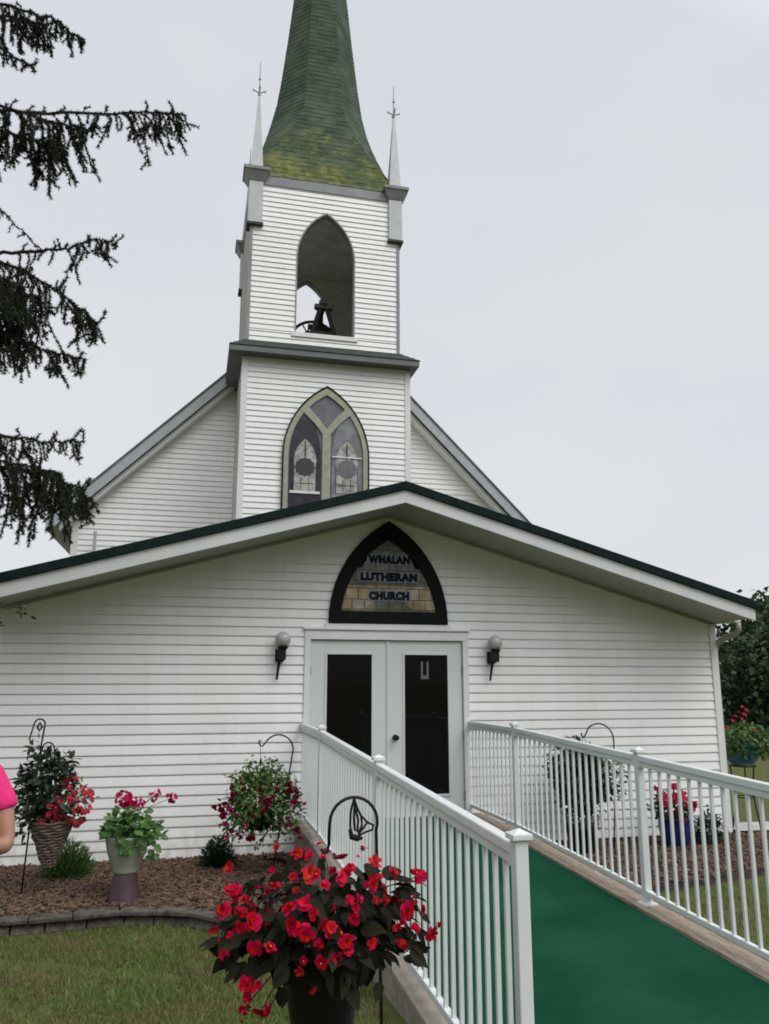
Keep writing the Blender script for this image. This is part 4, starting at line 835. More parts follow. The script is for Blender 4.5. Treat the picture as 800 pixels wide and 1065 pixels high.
# --- geranium bowl on plum pedestal
gx, gy = -.465, -1.6
pd = thing('pedestal', 'plum coloured upturned clay pot used as a pedestal for the geraniums', 'pedestal', (gx, gy, 0))
MB().lathe([(.128, -.02), (.134, .01), (.128, .04), (.100, .235), (.096, .242), (.02, .243)], gx, gy, 28).build('body', 'purple', pd, smooth=False, bevel=.003)
gp = thing('flower_pot', 'sage green glazed pot of pink geraniums standing on a plum pedestal', 'flower pot', (gx, gy, .2445))
MB().lathe([(.098, .2445), (.110, .255), (.108, .272), (.128, .32), (.160, .40), (.178, .48), (.188, .53), (.192, .55), (.180, .552), (.165, .50), (.05, .48)], gx, gy, 36).build('bowl', 'sage', gp, smooth=True)
n = 300; d = rand_dirs(n); d[:, 2] = np.abs(d[:, 2]); P = np.array([gx + .03, gy, .575]) + d * RNG.uniform(.35, 1.05, (n, 1)) * np.array([.26, .25, .20]); P[:, 2] -= .05 * (np.abs(P[:, 0] - gx) > .16)
V, F = bigleaves(P, d * np.array([1, 1, .1]) + rand_dirs(n) * .6, d * .5 + np.array([0, -.3, .9]) + rand_dirs(n) * .35, RNG.uniform(.05, .08, n), RNG.uniform(.055, .085, n), .3); nppart('foliage', V, F, 'geranium', gp)
n = 40; P = np.stack([RNG.uniform(-.36, -.2, n), gy - .17 - RNG.random(n) * .03, RNG.uniform(.40, .58, n)], 1); P[:, 0] = np.where(RNG.random(n) < .5, P[:, 0], RNG.uniform(-.55, -.4, n)); P[:, 2] = np.where(P[:, 0] < -.4, np.maximum(P[:, 2], .47), P[:, 2])
V, F = bigleaves(P, np.stack([RNG.normal(0, .5, n), -.3 * np.ones(n), -.8 * np.ones(n)], 1), np.stack([0 * P[:, 0], -np.ones(n), .5 * np.ones(n)], 1) + rand_dirs(n) * .3, RNG.uniform(.05, .07, n), RNG.uniform(.05, .07, n), .3); nppart('trailing_leaves', V, F, 'geranium', gp)
FG = [flower_mesh('geranium_floret', .024, 5, 2, 'magenta', .2, False, 40 + k) for k in range(3)]
heads = [((-.52, gy - .05, .855), .062, 44), ((-.435, gy - .06, .835), .03, 8), ((-.37, gy - .05, .82), .03, 8), ((-.27, gy - .03, .86), .035, 9), ((-.235, gy - .02, .89), .02, 5), ((-.115, gy - .03, .845), .04, 12), ((-.41, gy - .10, .80), .03, 6)]
for c, r, k in heads: put_flowers(gp, FG, [tuple(np.array(c) + q * r) for q in rand_dirs(k)], c, (.7, 1.1), mix=.2)
stems(gp, (gx + .03, gy, .6), [h[0] for h in heads], .004, 'geranium')
# --- shrubs by the wall
def shrub(name, label, c, r, n, m, L_, W_, cat='shrub', spiky=False):
    t = thing(name, label, cat, (c[0], c[1], c[2] - r[2]))
    if spiky:
        d = rand_dirs(n); d[:, 2] = np.abs(d[:, 2]) * .9 + .12; d = unit(d); P = np.array([c[0], c[1], c[2] - r[2]]) + d * RNG.uniform(.3, 1.0, (n, 1)) * np.array([r[0], r[1], r[2] * 1.9]); V, F = leaves(P, d + rand_dirs(n) * .35 + [0, 0, .35], rand_dirs(n), L_ * RNG.uniform(.6, 1.3, n), W_)
    else: V, F = bush(c, r, n, L_, W_)
    nppart('foliage', V, F, m, t); stems(t, (c[0], c[1], c[2] - r[2] - .02), [tuple(np.array(c) + q * np.array(r) * .8) for q in rand_dirs(12)], .006, 'bark'); return t
shrub('juniper_shrub', 'low bright green feathery shrub under the wicker cone basket', (-1.06, -.62, .16), (.24, .2, .20), 3200, 'juniper', .060, .013, spiky=True)
shrub('yew_shrub', 'small round dark green shrub by the white siding', (.355, -.5, .15), (.18, .17, .17), 2600, 'shrub', .042, .013, spiky=True)
shrub('dark_shrub', 'dark upright shrub in the right bed beside the blue pot', (6.02, -.5, .10), (.17, .17, .24), 1100, 'darkleaf', .055, .028)
# --- fuchsia basket on hook
y = -1.0
hook('black shepherd hook above the fuchsia basket left of the ramp', [('pole', [(.851, y, -.02), (.93, y, .5), (.985, y, .85), (1.032, y, 1.17)] + arc(.887, 1.186, .148, 0, 150, y, 12) + [(.728, y, 1.225), (.706, y, 1.235), (.690, y, 1.262), (.698, y, 1.285), (.712, y, 1.275)], .0075)], (.851, y, -.02))
fb = thing('hanging_basket', 'leafy hanging basket of crimson fuchsias by the ramp and doors', 'hanging basket', (.72, y, .45))
MB().lathe([(.09, .45), (.14, .60), (.155, .62), (.14, .625), (.05, .6)], .72, y, 24).build('pot', 'blackpot', fb)
mb = MB()
for a in (90, 210, 330): mb.tube([(.72 + .14 * math.cos(R(a)), y + .14 * math.sin(R(a)), .62), (.715, y, 1.12), (.706, y, 1.24)], .003, 5)
mb.build('hanger', 'blackmetal', fb)
V, F = merge([bush((.73, y, .72), (.36, .30, .29), 1900, .058, .032), bush((.72, y, .94), (.19, .16, .18), 420, .05, .03), bush((.5, y - .03, .56), (.18, .2, .2), 150, .05, .028), bush((.98, y - .03, .58), (.16, .2, .22), 150, .05, .028), bush((.74, y - .1, .45), (.22, .12, .16), 70, .045, .025)]); nppart('foliage', V, F, 'fuchsialeaf', fb)
FF = [flower_mesh('fuchsia_bloom', .042, 4, 2, c, .9, False, 60 + k) for k, c in enumerate(('crimson', 'crimson', 'magenta'))]
pts = []
while len(pts) < 56:
    q = RNG.normal(0, 1, 3); q /= np.linalg.norm(q)
    if q[1] < .2 and q[2] < .75: pts.append((.73 + .37 * q[0], y + .31 * q[1] - .02, .66 + .30 * q[2]))
pts += [(.33, y - .05, .70), (.36, y - .06, .66), (.30, y - .04, .69), (.38, y - .06, .72), (1.10, y - .05, .42), (1.08, y - .08, .46), (1.12, y - .06, .38), (1.15, y, .68), (1.13, y, .63), (.42, y - .1, .42), (.46, y - .1, .47), (.66, y - .25, .42)]
put_flowers(fb, FF, pts, (.72, y, .8), (.7, 1.15), (0, -.5, -1), .55)
stems(fb, (.72, y, .62), [p for p in pts[-14:]], .003, 'crimson')
# --- right bed behind the rail
y = -.5
hook('black shepherd hook right of the doors above a dark trailing plant', [('pole', [(4.78, y, -.04), (4.83, y, .6), (4.856, y, 1.17)] + arc(4.665, 1.185, .19, 0, 130, y, 12) + [(4.49, y, 1.235), (4.462, y, 1.232), (4.445, y, 1.255), (4.452, y, 1.275)], .0085)], (4.78, y, -.04))
vb = thing('hanging_basket', 'dark trailing hanging basket with small white flowers behind the right handrail', 'hanging basket', (4.47, y, .62))
MB().lathe([(.10, .72), (.15, .88), (.165, .90), (.15, .905), (.05, .88)], 4.47, y, 24).build('pot', 'blackpot', vb)
mb = MB()
for a in (90, 210, 330): mb.tube([(4.47 + .15 * math.cos(R(a)), y + .15 * math.sin(R(a)), .90), (4.468, y, 1.235)], .003, 5)
mb.build('hanger', 'blackmetal', vb)
V, F = merge([bush((4.40, y, .78), (.34, .30, .38), 4600, .07, .042, shell=.2), bush((4.75, y, .80), (.22, .2, .32), 420, .05, .03), bush((4.35, y, .55), (.25, .2, .2), 260, .055, .03)]); nppart('foliage', V, F, 'darkleaf', vb)
FW = [flower_mesh('white_bloom', .022, 5, 1, 'trim', .2, False, 90)]
put_flowers(vb, FW, [(4.12, y - .2, .5), (4.16, y - .2, .42), (4.3, y - .25, .40), (4.42, y - .25, .38), (4.6, y - .22, .46), (4.85, y - .1, .95), (4.9, y - .1, .8), (4.78, y - .15, .55), (4.2, y - .22, .75), (4.9, y - .1, 1.05)], (4.45, y, .7), (.8, 1.2))
dp = thing('flower_pot', 'black pot of dark leaves on the mulch below the trailing basket', 'flower pot', (4.33, -.62, -.03)); V, F = bush((4.33, -.62, .31), (.2, .18, .14), 420, .06, .034)
MB().lathe([(.13, -.03), (.17, .24), (.185, .26), (.17, .265), (.06, .24)], 4.33, -.62, 24).build('pot', 'blackpot', dp); nppart('foliage', V, F, 'darkleaf', dp)
bp = thing('flower_pot', 'cobalt blue glazed pot of red flowers on the right mulch bed', 'flower pot', (5.58, y, -.03))
MB().lathe([(.12, -.03), (.16, .06), (.19, .20), (.185, .29), (.20, .31), (.185, .315), (.06, .28)], 5.58, y, 28).build('pot', 'bluepot', bp, smooth=True)
V, F = bush((5.54, y, .42), (.26, .2, .17), 600, .06, .034); nppart('foliage', V, F, 'darkleaf', bp)
FD = [flower_mesh('red_bloom', .046, 6, 2, 'pinkpetal', .3, False, 100 + k) for k in range(2)]
pts = [(5.5 + random.gauss(0, .12), y - .12 - random.random() * .12, .50 + random.gauss(0, .085)) for i in range(30)] + [(5.62, y - .1, .62), (5.57, y - .1, .64), (5.66, y - .12, .58)] + [(5.78, y - .1, .45 + random.gauss(0, .02)) for i in range(3)]
put_flowers(bp, FD, pts, (5.5, y, .4), (.8, 1.25))
# --- turquoise pot on a post hook round the corner
tx, ty = 7.30, .5
hook('black garden stake with a teal ornament beyond the right corner of the wall', [('pole', [(7.27, ty + .3, -.06), (7.27, ty + .3, .8), (7.25, ty + .3, 1.58)], .010), ('ornament', [(7.20, ty + .3, 1.66), (7.25, ty + .3, 1.56), (7.32, ty + .3, 1.64), (7.36, ty + .3, 1.60)], .022)], (7.27, ty + .3, -.06)).children[1].data.materials[0] = M['teal']
stt = thing('plant_stand', 'black iron plant stand under the turquoise flower pot', 'plant stand', (tx, ty, -.06)); mb = MB()
for a in (45, 165, 285): mb.tube([(tx + .2 * math.cos(R(a)), ty + .2 * math.sin(R(a)), -.06), (tx + .12 * math.cos(R(a)), ty + .12 * math.sin(R(a)), .4), (tx + .17 * math.cos(R(a)), ty + .17 * math.sin(R(a)), .748)], .010, 6)
for z, r in ((.748, .17), (.35, .125)): mb.tube([(tx + r * math.cos(q), ty + r * math.sin(q), z) for q in [2 * PI * i / 24 for i in range(25)]], .008, 6, cap=False)
mb.tube([(tx - .17, ty, .748), (tx + .17, ty, .748)], .008, 6); mb.build('frame', 'blackmetal', stt)
tp = thing('flower_pot', 'turquoise pot of leafy red flowers beyond the right corner of the wall', 'flower pot', (tx, ty, .757))
MB().lathe([(.12, .757), (.19, .82), (.235, .92), (.245, 1.03), (.255, 1.045), (.24, 1.05), (.1, 1.02)], tx, ty, 28).build('pot', 'teal', tp, smooth=True)
V, F = merge([bush((tx - .02, ty, 1.13), (.47, .36, .17), 800, .07, .04), bush((tx - .36, ty - .05, 1.02), (.2, .2, .15), 160, .06, .035), bush((tx + .38, ty - .05, 1.05), (.25, .2, .2), 220, .07, .04), bush((tx - .12, ty - .22, 1.0), (.26, .08, .14), 170, .06, .035), bush((tx + .2, ty - .22, .98), (.2, .08, .16), 120, .06, .035)]); nppart('foliage', V, F, 'fuchsialeaf', tp)
pts = [(tx - .38, ty - .12, 1.22), (tx - .30, ty - .12, 1.26), (tx - .5, ty - .1, 1.12), (tx - .45, ty - .15, 1.16), (tx - .12, ty - .1, 1.40), (tx - .06, ty - .1, 1.45), (tx + .02, ty - .1, 1.42), (tx + .06, ty - .1, 1.48), (tx - .02, ty - .1, 1.36), (tx - .16, ty - .1, 1.34), (tx + .1, ty - .2, 1.22), (tx + .0, ty - .1, 1.52)]
put_flowers(tp, FD, pts, (tx, ty, 1.1), (.5, .85)); stems(tp, (tx, ty, 1.08), pts[4:10], .005)

# ------------------------------------------------------------------ trees
def tree(name, label, x, y, h, rx, m, nclump, nleaf, ls, z0=-.09, low=.12, group='trees on the lawn behind the church'):
    t = thing(name, label, 'tree', (x, y, z0), group); tr = MB(); th_ = h * .62
    tp_ = [(x, y, z0 - .1), (x + .05, y, z0 + h * .2), (x - .1, y + .1, z0 + h * .42), (x, y, z0 + h * .75)]; r0 = h * .022
    tr.tube(tp_, [r0 * 1.25, r0, r0 * .75, r0 * .3], 9); rng = np.random.default_rng(int(x * 100)); C_ = []
    for i in range(nclump):
        zf = low + (1 - low) * rng.random(); pr = math.sin(PI * min(1, max(.02, (zf - low * .6) / (1.02 - low * .6))) ** .75) ** .7; a = rng.uniform(0, 2 * PI); q = rx * pr * math.sqrt(rng.uniform(.15, 1)); c = (x + q * math.cos(a), y + q * math.sin(a), z0 + h * zf); C_.append(c)
        if i % 3 == 0:
            b = Vector((x, y, z0 + h * min(.72, zf * .75))); e = Vector(c); tr.tube([b, b.lerp(e, .5) + Vector((0, 0, .15)), e], [r0 * .35, r0 * .22, r0 * .06], 5)
    tr.build('trunk', 'bark', t, smooth=True); P = []
    for c in C_: P.append(np.array(c) + rng.normal(0, 1, (nleaf, 3)) * np.array([.42, .42, .30]) * rx * .30)
    P = np.concatenate(P); n = len(P); V, F = leaves(P, rand_dirs(n, rng) + [0, 0, -.3], rand_dirs(n, rng) + [0, 0, .8], ls * rng.uniform(.6, 1.3, n), ls * .75); nppart('crown', V, F, m, t)
tree('maple_tree', 'broad leafy tree rising just past the right end of the roof', 20.9, 14.5, 4.5, 2.9, 'oakleaf', 90, 75, .26, low=.03)
tree('maple_tree', 'dark dense tree at the right edge behind the turquoise pot', 25.2, 18.0, 5.0, 3.4, 'oakleaf', 110, 75, .28, low=.03)
tree('maple_tree', 'lighter green tree far back between the darker trees', 28.2, 25, 5.9, 4.2, 'treeleaf', 100, 75, .34, low=.04)
tree('maple_tree', 'low dark tree close to the corner of the church', 18.0, 13.0, 3.3, 2.2, 'oakleaf', 80, 70, .22, low=.02)
tree('maple_tree', 'tall tree half outside the right edge of the picture', 31.0, 20, 6.3, 4.2, 'treeleaf', 90, 70, .34, low=.04)

# spruce --------------------------------------------------------------
sx, sy = -4.4, -2.5
sp_t = thing('spruce_tree', 'dark drooping spruce whose boughs hang in from the left over the roof', 'tree', (sx, sy, -.12))
MB().tube([(sx, sy, -.2), (sx + .03, sy, 2.5), (sx, sy, 6), (sx - .02, sy, 10), (sx, sy, 14.2)], [.30, .23, .18, .10, .015], 12).build('trunk', 'bark', sp_t, smooth=True)
rngS = np.random.default_rng(3)
def needles_along(pts, dens, ln, w):
    """needle triangles round a polyline"""
    P = np.array(pts, float); seg = P[1:] - P[:-1]; L_ = np.linalg.norm(seg, axis=1); tot = L_.sum(); n = max(6, int(tot * dens)); s = rngS.random(n) * tot; cum = np.concatenate([[0], np.cumsum(L_)]); i = np.clip(np.searchsorted(cum, s) - 1, 0, len(seg) - 1); f = ((s - cum[i]) / L_[i])[:, None]
    B = P[i] + seg[i] * f; T = unit(seg[i]); r = rand_dirs(n, rngS); r = unit(r - T * (r * T).sum(1, keepdims=True)); D = unit(T * .75 + r); tip = B + D * (ln * rngS.uniform(.7, 1.2, n))[:, None]; S = unit(np.cross(D, rand_dirs(n, rngS))) * w
    return np.stack([B - S, B + S, tip], 1).reshape(-1, 3), np.arange(3 * n).reshape(-1, 3)
def bough(ctrl, hang, i0=.0, dens=18., nd=640, up=.14, spread=.45, ln=.034, fork=.6):
    """ctrl: centre line; hang(t)->length of the hanging twigs"""
    P = [Vector(p) for p in ctrl]; fine = []
    for a, b in zip(P, P[1:]):
        for k in range(8): fine.append(a.lerp(b, k / 8) + Vector((rngS.normal(0, .006), rngS.normal(0, .01), rngS.normal(0, .008))))
    fine.append(P[-1]); n = len(fine); w = MB(); w.tube(fine, [max(.005, .032 * (1 - i / n) ** 1.3) for i in range(n)], 6); parts = [needles_along(fine[int(n * .45):], nd, ln, .0042)]
    tot = sum((b - a).length for a, b in zip(fine, fine[1:])); m = int(tot * (1 - i0) * dens)
    for k in range(m):
        t = i0 + (1 - i0) * (k + rngS.random()) / m; j = min(n - 2, int(t * (n - 1))); o = fine[j].lerp(fine[j + 1], t * (n - 1) - j); L_ = hang(t) * (.34 + .92 * rngS.random() ** 1.3)
        tang = (fine[j + 1] - fine[j]).normalized(); side = Vector((0, rngS.normal(0, spread), 0)); d = Vector((rngS.normal(.06, .22), 0, -1))
        if rngS.random() < up: d = Vector((rngS.uniform(-.1, .7), 0, rngS.uniform(.5, 1))); L_ = rngS.uniform(.06, .17); side *= .3
        q = [o]; st = o
        q.append(o + side * L_ * .35 + tang * L_ * .12 + d * L_ * .18); q.append(q[-1] + side * L_ * .15 + d * L_ * .42 + Vector((rngS.normal(0, .012), rngS.normal(0, .012), 0))); q.append(q[-1] + d * L_ * .42 + Vector((rngS.normal(0, .02), rngS.normal(0, .02), 0)))
        w.tube(q, [.004, .0035, .003, .0025], 4); parts.append(needles_along(q, nd, ln * rngS.uniform(.8, 1.1), .0042))
        if L_ > .16:
            for f in range(rngS.integers(2, 6)):
                if rngS.random() < fork:
                    tt = rngS.uniform(.3, .85); b0 = q[1].lerp(q[3], tt); fl = rngS.uniform(.04, .13); e = Vector((rngS.normal(0, .6), rngS.normal(0, .5), rngS.uniform(-1, -.2))).normalized(); parts.append(needles_along([b0, b0 + e * fl * .5, b0 + e * fl], nd, ln * .9, .0042))
    b = w.build('branch', 'bark', sp_t, fix=False); V, F = merge(parts); nppart('needles', V, F, 'needle', b)
def lin(a, b, p=1.): return lambda t: a + (b - a) * t ** p
y = sy
T0 = lambda z: (sx, sy, z)
bough([T0(8.3), (-3.0, y, 8.15), (-2.0, y, 7.92), (-1.55, y, 7.86), (-1.25, y, 7.68)], lin(.42, .16), .45, 22, up=.05)
bough([T0(8.5), (-2.6, y + .5, 8.2), (-2.05, y + .3, 8.05), (-1.62, y + .15, 7.92)], lin(.5, .25), .5, 16, up=.05)
bough([T0(7.7), (-2.6, y - .3, 7.5), (-2.0, y - .1, 7.42), (-1.66, y, 7.30)], lin(.30, .08), .5, 18, up=.05)
bough([T0(7.25), (-3.0, y, 6.95), (-1.9, y, 6.80), (-1.1, y, 6.93), (-.6, y, 7.03), (-.33, y, 7.07)], lin(.62, .26), .30, 20, up=.24)
bough([T0(7.2), (-2.8, y - .4, 6.9), (-1.95, y - .2, 6.75), (-1.45, y - .1, 6.70), (-1.15, y - .1, 6.70)], lin(.6, .3), .4, 22, up=.08)
bough([T0(6.6), (-2.8, y + .2, 6.3), (-1.95, y, 5.95), (-1.72, y, 5.78), (-1.42, y, 5.50)], lin(.25, .04), .5, 6, nd=260, up=.1)
bough([T0(5.7), (-2.8, y, 5.55), (-1.8, y, 5.42), (-1.25, y, 5.55), (-1.0, y, 5.69), (-.83, y, 5.66)], lin(.38, .12), .45, 15, up=.2)
bough([T0(5.6), (-2.8, y - .3, 5.5), (-1.9, y - .1, 5.40), (-1.4, y, 5.22), (-1.1, y, 5.02), (-.93, y, 4.88)], lin(.62, .20), .4, 21, up=.06)
bough([T0(5.5), (-2.8, y + .5, 5.4), (-1.9, y + .3, 5.28), (-1.45, y + .15, 5.15)], lin(.75, .45), .5, 24, up=.04)
bough([T0(4.9), (-2.7, y, 4.85), (-1.75, y, 4.75), (-1.35, y, 4.60), (-1.0, y, 4.54)], lin(.50, .12), .45, 22, up=.06)
bough([T0(4.95), (-2.7, y - .4, 4.9), (-1.8, y - .2, 4.82), (-1.5, y - .1, 4.72)], lin(.5, .35), .5, 20, up=.06)
bough([T0(4.1), (-2.7, y, 3.95), (-1.65, y, 3.83), (-1.3, y, 3.80), (-.97, y, 3.81)], lin(.40, .14), .45, 17, up=.22)
bough([T0(3.9), (-2.7, y, 3.75), (-1.62, y, 3.56), (-1.2, y, 3.52), (-.98, y, 3.42), (-.85, y, 3.30)], lin(.80, .10), .40, 24, up=.08)
bough([T0(3.85), (-2.7, y - .4, 3.72), (-1.7, y - .2, 3.58), (-1.35, y - .1, 3.55), (-1.1, y - .1, 3.50)], lin(.75, .45), .4, 24, up=.05)
for k in range(16):       # the rest of the tree, left of the picture
    a = R(random.uniform(75, 285)); z = 3.0 + k * .62; L_ = max(.8, 3.2 * (1 - (z - 2) / 13.5)); p = [(sx + math.cos(a) * L_ * f, sy + math.sin(a) * L_ * f, z - .3 * math.sin(f * 2.2)) for f in (0, .35, .7, 1)]
    bough(p, lin(.6, .2), .2, 9, nd=160, ln=.03)

bough([T0(7.1), (-2.7, y + .3, 6.85), (-1.9, y + .15, 6.72), (-1.55, y + .1, 6.62), (-1.40, y, 6.58)], lin(.75, .4), .45, 17, up=.05)
bough([T0(5.5), (-2.7, y - .5, 5.4), (-1.9, y - .25, 5.2), (-1.5, y - .2, 5.05)], lin(.7, .5), .45, 30, up=.05)
# leafy sapling outside the left edge, one twig reaching in
yt = thing('young_tree', 'thin young tree whose olive leaves reach in at the left below the eave', 'tree', (-2.7, -3.5, -.05))
mb = MB(); mb.tube([(-2.7, -3.5, -.1), (-2.66, -3.5, 1.4), (-2.7, -3.5, 3.2)], [.04, .03, .01], 8).tube([(-2.68, -3.5, 1.9), (-2.0, -3.5, 2.25), (-1.45, -3.5, 2.345), (-1.10, -3.5, 2.34)], [.016, .011, .007, .003], 6).tube([(-2.67, -3.5, 1.7), (-2.0, -3.5, 2.1), (-1.5, -3.5, 2.2), (-1.22, -3.5, 2.22)], [.014, .01, .006, .003], 6); mb.build('trunk', 'bark', yt, smooth=True)
def along(a, b, n, s): t = RNG.random((n, 1)); return np.array(a) * (1 - t) + np.array(b) * t + RNG.normal(0, s, (n, 3))
P = np.concatenate([along((-1.75, -3.5, 2.32), (-1.08, -3.5, 2.33), 70, .022), along((-1.8, -3.5, 2.15), (-1.24, -3.5, 2.21), 60, .022)]); n = len(P)
V, F = merge([leaves(P, rand_dirs(n) + [.5, 0, -.3], rand_dirs(n) + [0, 0, .8], RNG.uniform(.03, .055, n), .022), bush((-2.75, -3.5, 3.0), (.75, .8, .9), 1300, .07, .035, shell=.3)]); nppart('crown', V, F, 'treeleaf', yt)

# ------------------------------------------------------------------ person
def skin_mesh(verts, edges, radii, root=0, sub=2):
    me = bpy.data.meshes.new('tmp'); me.from_pydata(verts, edges, []); o = bpy.data.objects.new('tmp', me); COL.objects.link(o)
    o.modifiers.new('s', 'SKIN'); sv = me.skin_vertices[0].data
    for i, r in enumerate(radii): sv[i].radius = r if hasattr(r, '__len__') else (r, r)
    for i in range(len(verts)): sv[i].use_root = (i == root)
    s = o.modifiers.new('u', 'SUBSURF'); s.levels = sub; s.render_levels = sub
    dg = bpy.context.evaluated_depsgraph_get(); out = bpy.data.meshes.new_from_object(o.evaluated_get(dg)); bpy.data.objects.remove(o); return out
px, py, pg = -.995, -5.28, .135
pr = thing('person', 'person in a pink shirt with folded arms at the left edge', 'person', (px, py, pg))
V, E_, RR = [], [], []
def jv(p, r, prev=None):
    V.append((p[0], p[1], p[2])); RR.append(r); i = len(V) - 1
    if prev is not None: E_.append((prev, i))
    return i
pel = jv((0, 0, .86), (.13, .10)); bel = jv((0, 0, 1.0), (.12, .10), pel); che = jv((0, .01, 1.18), (.14, .11), bel); upc = jv((0, .01, 1.30), (.10, .08), che); nk = jv((0, .0, 1.39), .048, upc); h1 = jv((0, -.02, 1.445), (.064, .070), nk); h2 = jv((0, -.02, 1.515), (.084, .098), h1); h3 = jv((0, -.008, 1.575), (.080, .092), h2)
nose = jv((0, -.118, 1.492), .013, h2); ears = [jv((q * .092, .01, 1.50), (.012, .024), h2) for q in (-1, 1)]
for s in (-1, 1):
    hip = jv((s * .09, 0, .80), .085, pel); kn = jv((s * .10, -.01, .44), .056, hip); an = jv((s * .10, .02, .08), .038, kn); ft = jv((s * .115, -.10, .035), .036, an); jv((s * .12, -.17, .03), .028, ft)
    sh = jv((s * .15, .01, 1.30), .052, upc); ua = jv((s * .215, 0, 1.18), .047, sh); el = jv((s * .250, -.04, 1.005), .045, ua)
    fa = jv((s * .15, -.15, 1.035 + (.02 if s > 0 else .05)), .041, el); wr = jv((s * .00, -.20 - (.0 if s > 0 else .05), 1.09 + (.0 if s > 0 else .055)), .027, fa)
    pm = jv((-s * .06, -.20 - (.0 if s > 0 else .045), 1.11 + (.0 if s > 0 else .05)), (.016, .034), wr)
    for k in range(4):
        b = jv((-s * (.095 + .004 * (k == 1)), -.195 - (.0 if s > 0 else .045), 1.09 + k * .017 + (.0 if s > 0 else .05)), .0085, pm); c = jv((-s * (.13 + .006 * (k in (1, 2))), -.175 - (.0 if s > 0 else .035), 1.085 + k * .017 + (.0 if s > 0 else .05)), .008, b); jv((-s * (.145 + .006 * (k in (1, 2))), -.15, 1.083 + k * .016 + (.0 if s > 0 else .05)), .007, c)
    th1 = jv((-s * .045, -.215 - (.0 if s > 0 else .045), 1.145 + (.0 if s > 0 else .05)), .010, pm); jv((-s * .075, -.215 - (.0 if s > 0 else .04), 1.168 + (.0 if s > 0 else .05)), .008, th1)
def plink(name, me, m, parent): 
    if parent is None: pass
    return link(name, me, m, parent)
body = link('body', skin_mesh(V, E_, RR, 0), 'skin', pr, smooth=True)
tv = [(0, 0, .77), (0, 0, 1.0), (0, .01, 1.18), (0, .01, 1.30), (0, .005, 1.36)]; te = [(0, 1), (1, 2), (2, 3), (3, 4)]; tr_ = [(.175, .145), (.152, .128), (.162, .135), (.125, .10), (.07, .06)]
for s in (-1, 1):
    b = len(tv); tv += [(s * .155, .01, 1.305), (s * .21, 0, 1.20), (s * .232, -.012, 1.15)]; te += [(3, b), (b, b + 1), (b + 1, b + 2)]; tr_ += [.065, .062, .064]
link('shirt', skin_mesh(tv, te, tr_, 0), 'pinkshirt', pr, smooth=True)
tv = [(0, 0, .95), (0, 0, .84)]; te = [(0, 1)]; tr_ = [(.150, .118), (.16, .125)]
for s in (-1, 1): b = len(tv); tv += [(s * .092, 0, .74), (s * .10, -.005, .44), (s * .10, .015, .10)]; te += [(1, b), (b, b + 1), (b + 1, b + 2)]; tr_ += [.098, .073, .062]
link('trousers', skin_mesh(tv, te, tr_, 1), 'greypants', pr, smooth=True)
hb = MB(); hn = 22
def hp(a, b): return (.102 * math.cos(b) * math.cos(a) * (1 + .03 * math.sin(9 * a)), .012 + .118 * math.cos(b) * math.sin(a) * (1 + .02 * math.sin(7 * a)), 1.53 + .132 * math.sin(b))
for ia in range(hn):
    a0, a1 = 2 * PI * ia / hn, 2 * PI * (ia + 1) / hn; am = (a0 + a1) / 2; low = .50 + .1 * math.sin(am) if math.sin(am) < -.2 else -.75 if math.sin(am) > .1 else -.35
    bs = [low + (PI / 2 - low) * q / 8 for q in range(9)]
    for b0, b1 in zip(bs, bs[1:]): hb.quad(hp(a0, b0), hp(a1, b0), hp(a1, b1), hp(a0, b1))
link('hair', hb.mesh('hair'), 'hair', pr, smooth=True)
for s in (-1, 1):
    MB().lathe([(.001, -.008), (.007, -.004), (.009, 0), (.007, .004), (.001, .008)], 0, 0, 10)
    m = MB(); m.lathe([(.001, -.008), (.007, -.004), (.009, 0), (.007, .004), (.001, .008)], s * .030, -.100, 10); o = link('eye', m.mesh('eye'), 'eye', pr); o.location = (0, 0, 1.522)
    m = MB(); m.box(s * .11 - .045, s * .11 + .045, -.20, .06, -.012, .05); o = link('shoe', m.mesh('shoe'), 'shoe', pr, bevel=.02)
m = MB(); m.tube([(-.022, -.094, 1.462), (0, -.10, 1.459), (.022, -.094, 1.462)], .005, 6); link('mouth', m.mesh('mouth'), 'pinkpetal', pr)

# ------------------------------------------------------------------ light
w = bpy.data.worlds.new('World'); sc.world = w; w.use_nodes = True; nt = w.node_tree; N = nt.nodes; L = nt.links; bg = N['Background']
SEL, SAZ = R(52), R(205)          # sun veiled by cloud, behind the camera and to its right
sky = N.new('ShaderNodeTexSky'); sky.sky_type = 'NISHITA'; sky.sun_disc = False; sky.sun_elevation = SEL
sd = Vector((.55, -.80, 0)).normalized() * math.cos(SEL) + Vector((0, 0, math.sin(SEL)))
sky.sun_rotation = math.atan2(sd.x, sd.y)
tc = N.new('ShaderNodeTexCoord'); mp = N.new('ShaderNodeMapping'); mp.inputs['Scale'].default_value = (1.2, 1.2, 2.6); L.new(tc.outputs['Generated'], mp.inputs['Vector'])
n = N.new('ShaderNodeTexNoise'); n.inputs['Scale'].default_value = 1.5; n.inputs['Detail'].default_value = 5; n.inputs['Roughness'].default_value = .45; L.new(mp.outputs[0], n.inputs['Vector'])
cr = N.new('ShaderNodeValToRGB'); e = cr.color_ramp.elements; e[0].position = .33; e[0].color = (7.2, 7.5, 8.1, 1); e[1].position = .66; e[1].color = (7.95, 8.1, 8.25, 1); L.new(n.outputs['Fac'], cr.inputs['Fac'])
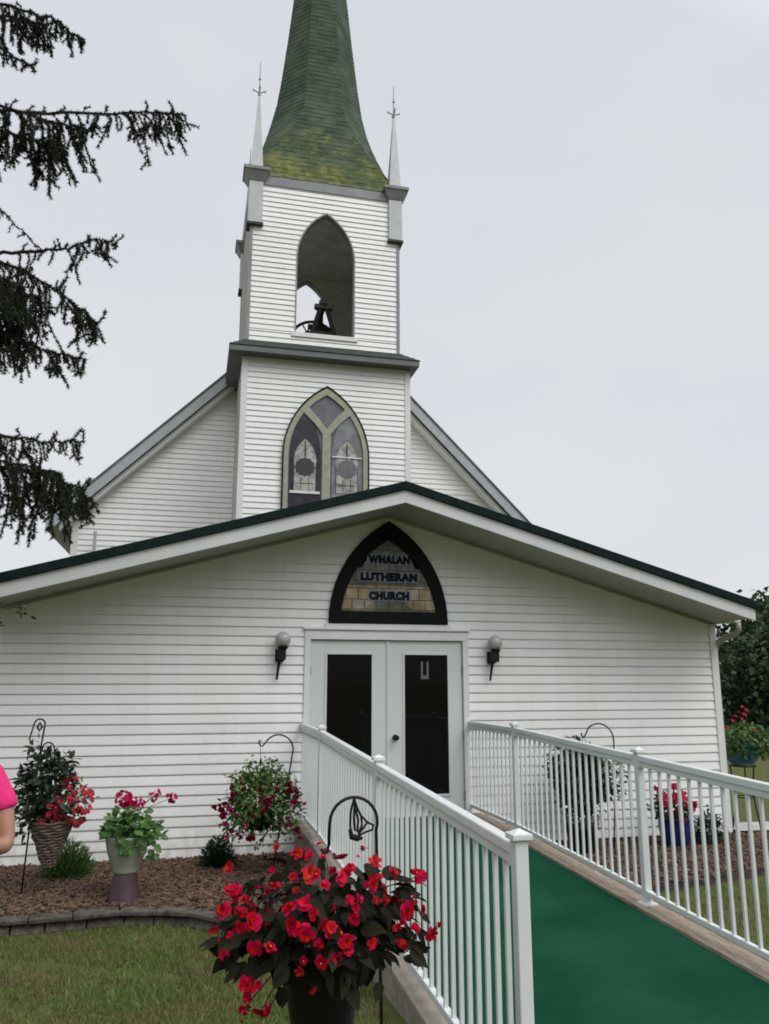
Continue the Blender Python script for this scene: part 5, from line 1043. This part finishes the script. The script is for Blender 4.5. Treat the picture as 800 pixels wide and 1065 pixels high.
# cloud deck is brighter round the hidden sun and overhead
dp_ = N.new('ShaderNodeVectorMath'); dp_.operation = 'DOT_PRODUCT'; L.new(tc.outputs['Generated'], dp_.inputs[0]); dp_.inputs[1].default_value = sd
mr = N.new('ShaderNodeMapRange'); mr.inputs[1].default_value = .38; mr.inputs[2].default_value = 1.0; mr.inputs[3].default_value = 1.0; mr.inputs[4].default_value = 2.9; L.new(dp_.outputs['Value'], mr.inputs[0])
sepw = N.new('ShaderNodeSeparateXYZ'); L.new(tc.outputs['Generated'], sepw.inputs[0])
lo_ = N.new('ShaderNodeMapRange'); lo_.interpolation_type = 'SMOOTHSTEP'; lo_.inputs[1].default_value = .08; lo_.inputs[2].default_value = .55; lo_.inputs[3].default_value = .16; lo_.inputs[4].default_value = 1.; L.new(sepw.outputs['Z'], lo_.inputs[0])  # low sky behind the camera dimmed for deeper eave shade, standing for unbuilt trees
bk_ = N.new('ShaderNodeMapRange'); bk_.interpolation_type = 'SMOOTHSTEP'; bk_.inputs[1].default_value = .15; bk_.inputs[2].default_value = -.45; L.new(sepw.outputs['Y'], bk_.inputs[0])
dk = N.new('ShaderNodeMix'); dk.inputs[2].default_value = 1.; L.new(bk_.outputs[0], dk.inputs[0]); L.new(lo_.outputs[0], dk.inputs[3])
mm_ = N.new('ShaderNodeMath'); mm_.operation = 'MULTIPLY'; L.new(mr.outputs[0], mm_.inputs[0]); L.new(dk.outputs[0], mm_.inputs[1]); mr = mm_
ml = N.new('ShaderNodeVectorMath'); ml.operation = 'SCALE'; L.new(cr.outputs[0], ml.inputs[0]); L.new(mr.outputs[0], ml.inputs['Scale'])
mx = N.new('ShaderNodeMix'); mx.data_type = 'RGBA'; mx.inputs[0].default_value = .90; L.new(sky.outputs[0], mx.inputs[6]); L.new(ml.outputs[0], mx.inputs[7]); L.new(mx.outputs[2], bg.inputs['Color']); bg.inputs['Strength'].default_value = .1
sl = bpy.data.lights.new('sun', 'SUN'); sl.energy = 1.0; sl.angle = R(28); sl.color = (1, .97, .93); so = bpy.data.objects.new('sun', sl); COL.objects.link(so); so.rotation_euler = sd.to_track_quat('Z', 'Y').to_euler(); so.location = (4, -8, 20)
sc.view_settings.view_transform = 'Standard'; sc.view_settings.look = 'None'; sc.view_settings.exposure = 0; sc.view_settings.gamma = 1
sc.cycles.filter_width = 1.8; sc.cycles.max_bounces = 8; sc.cycles.use_denoising = True
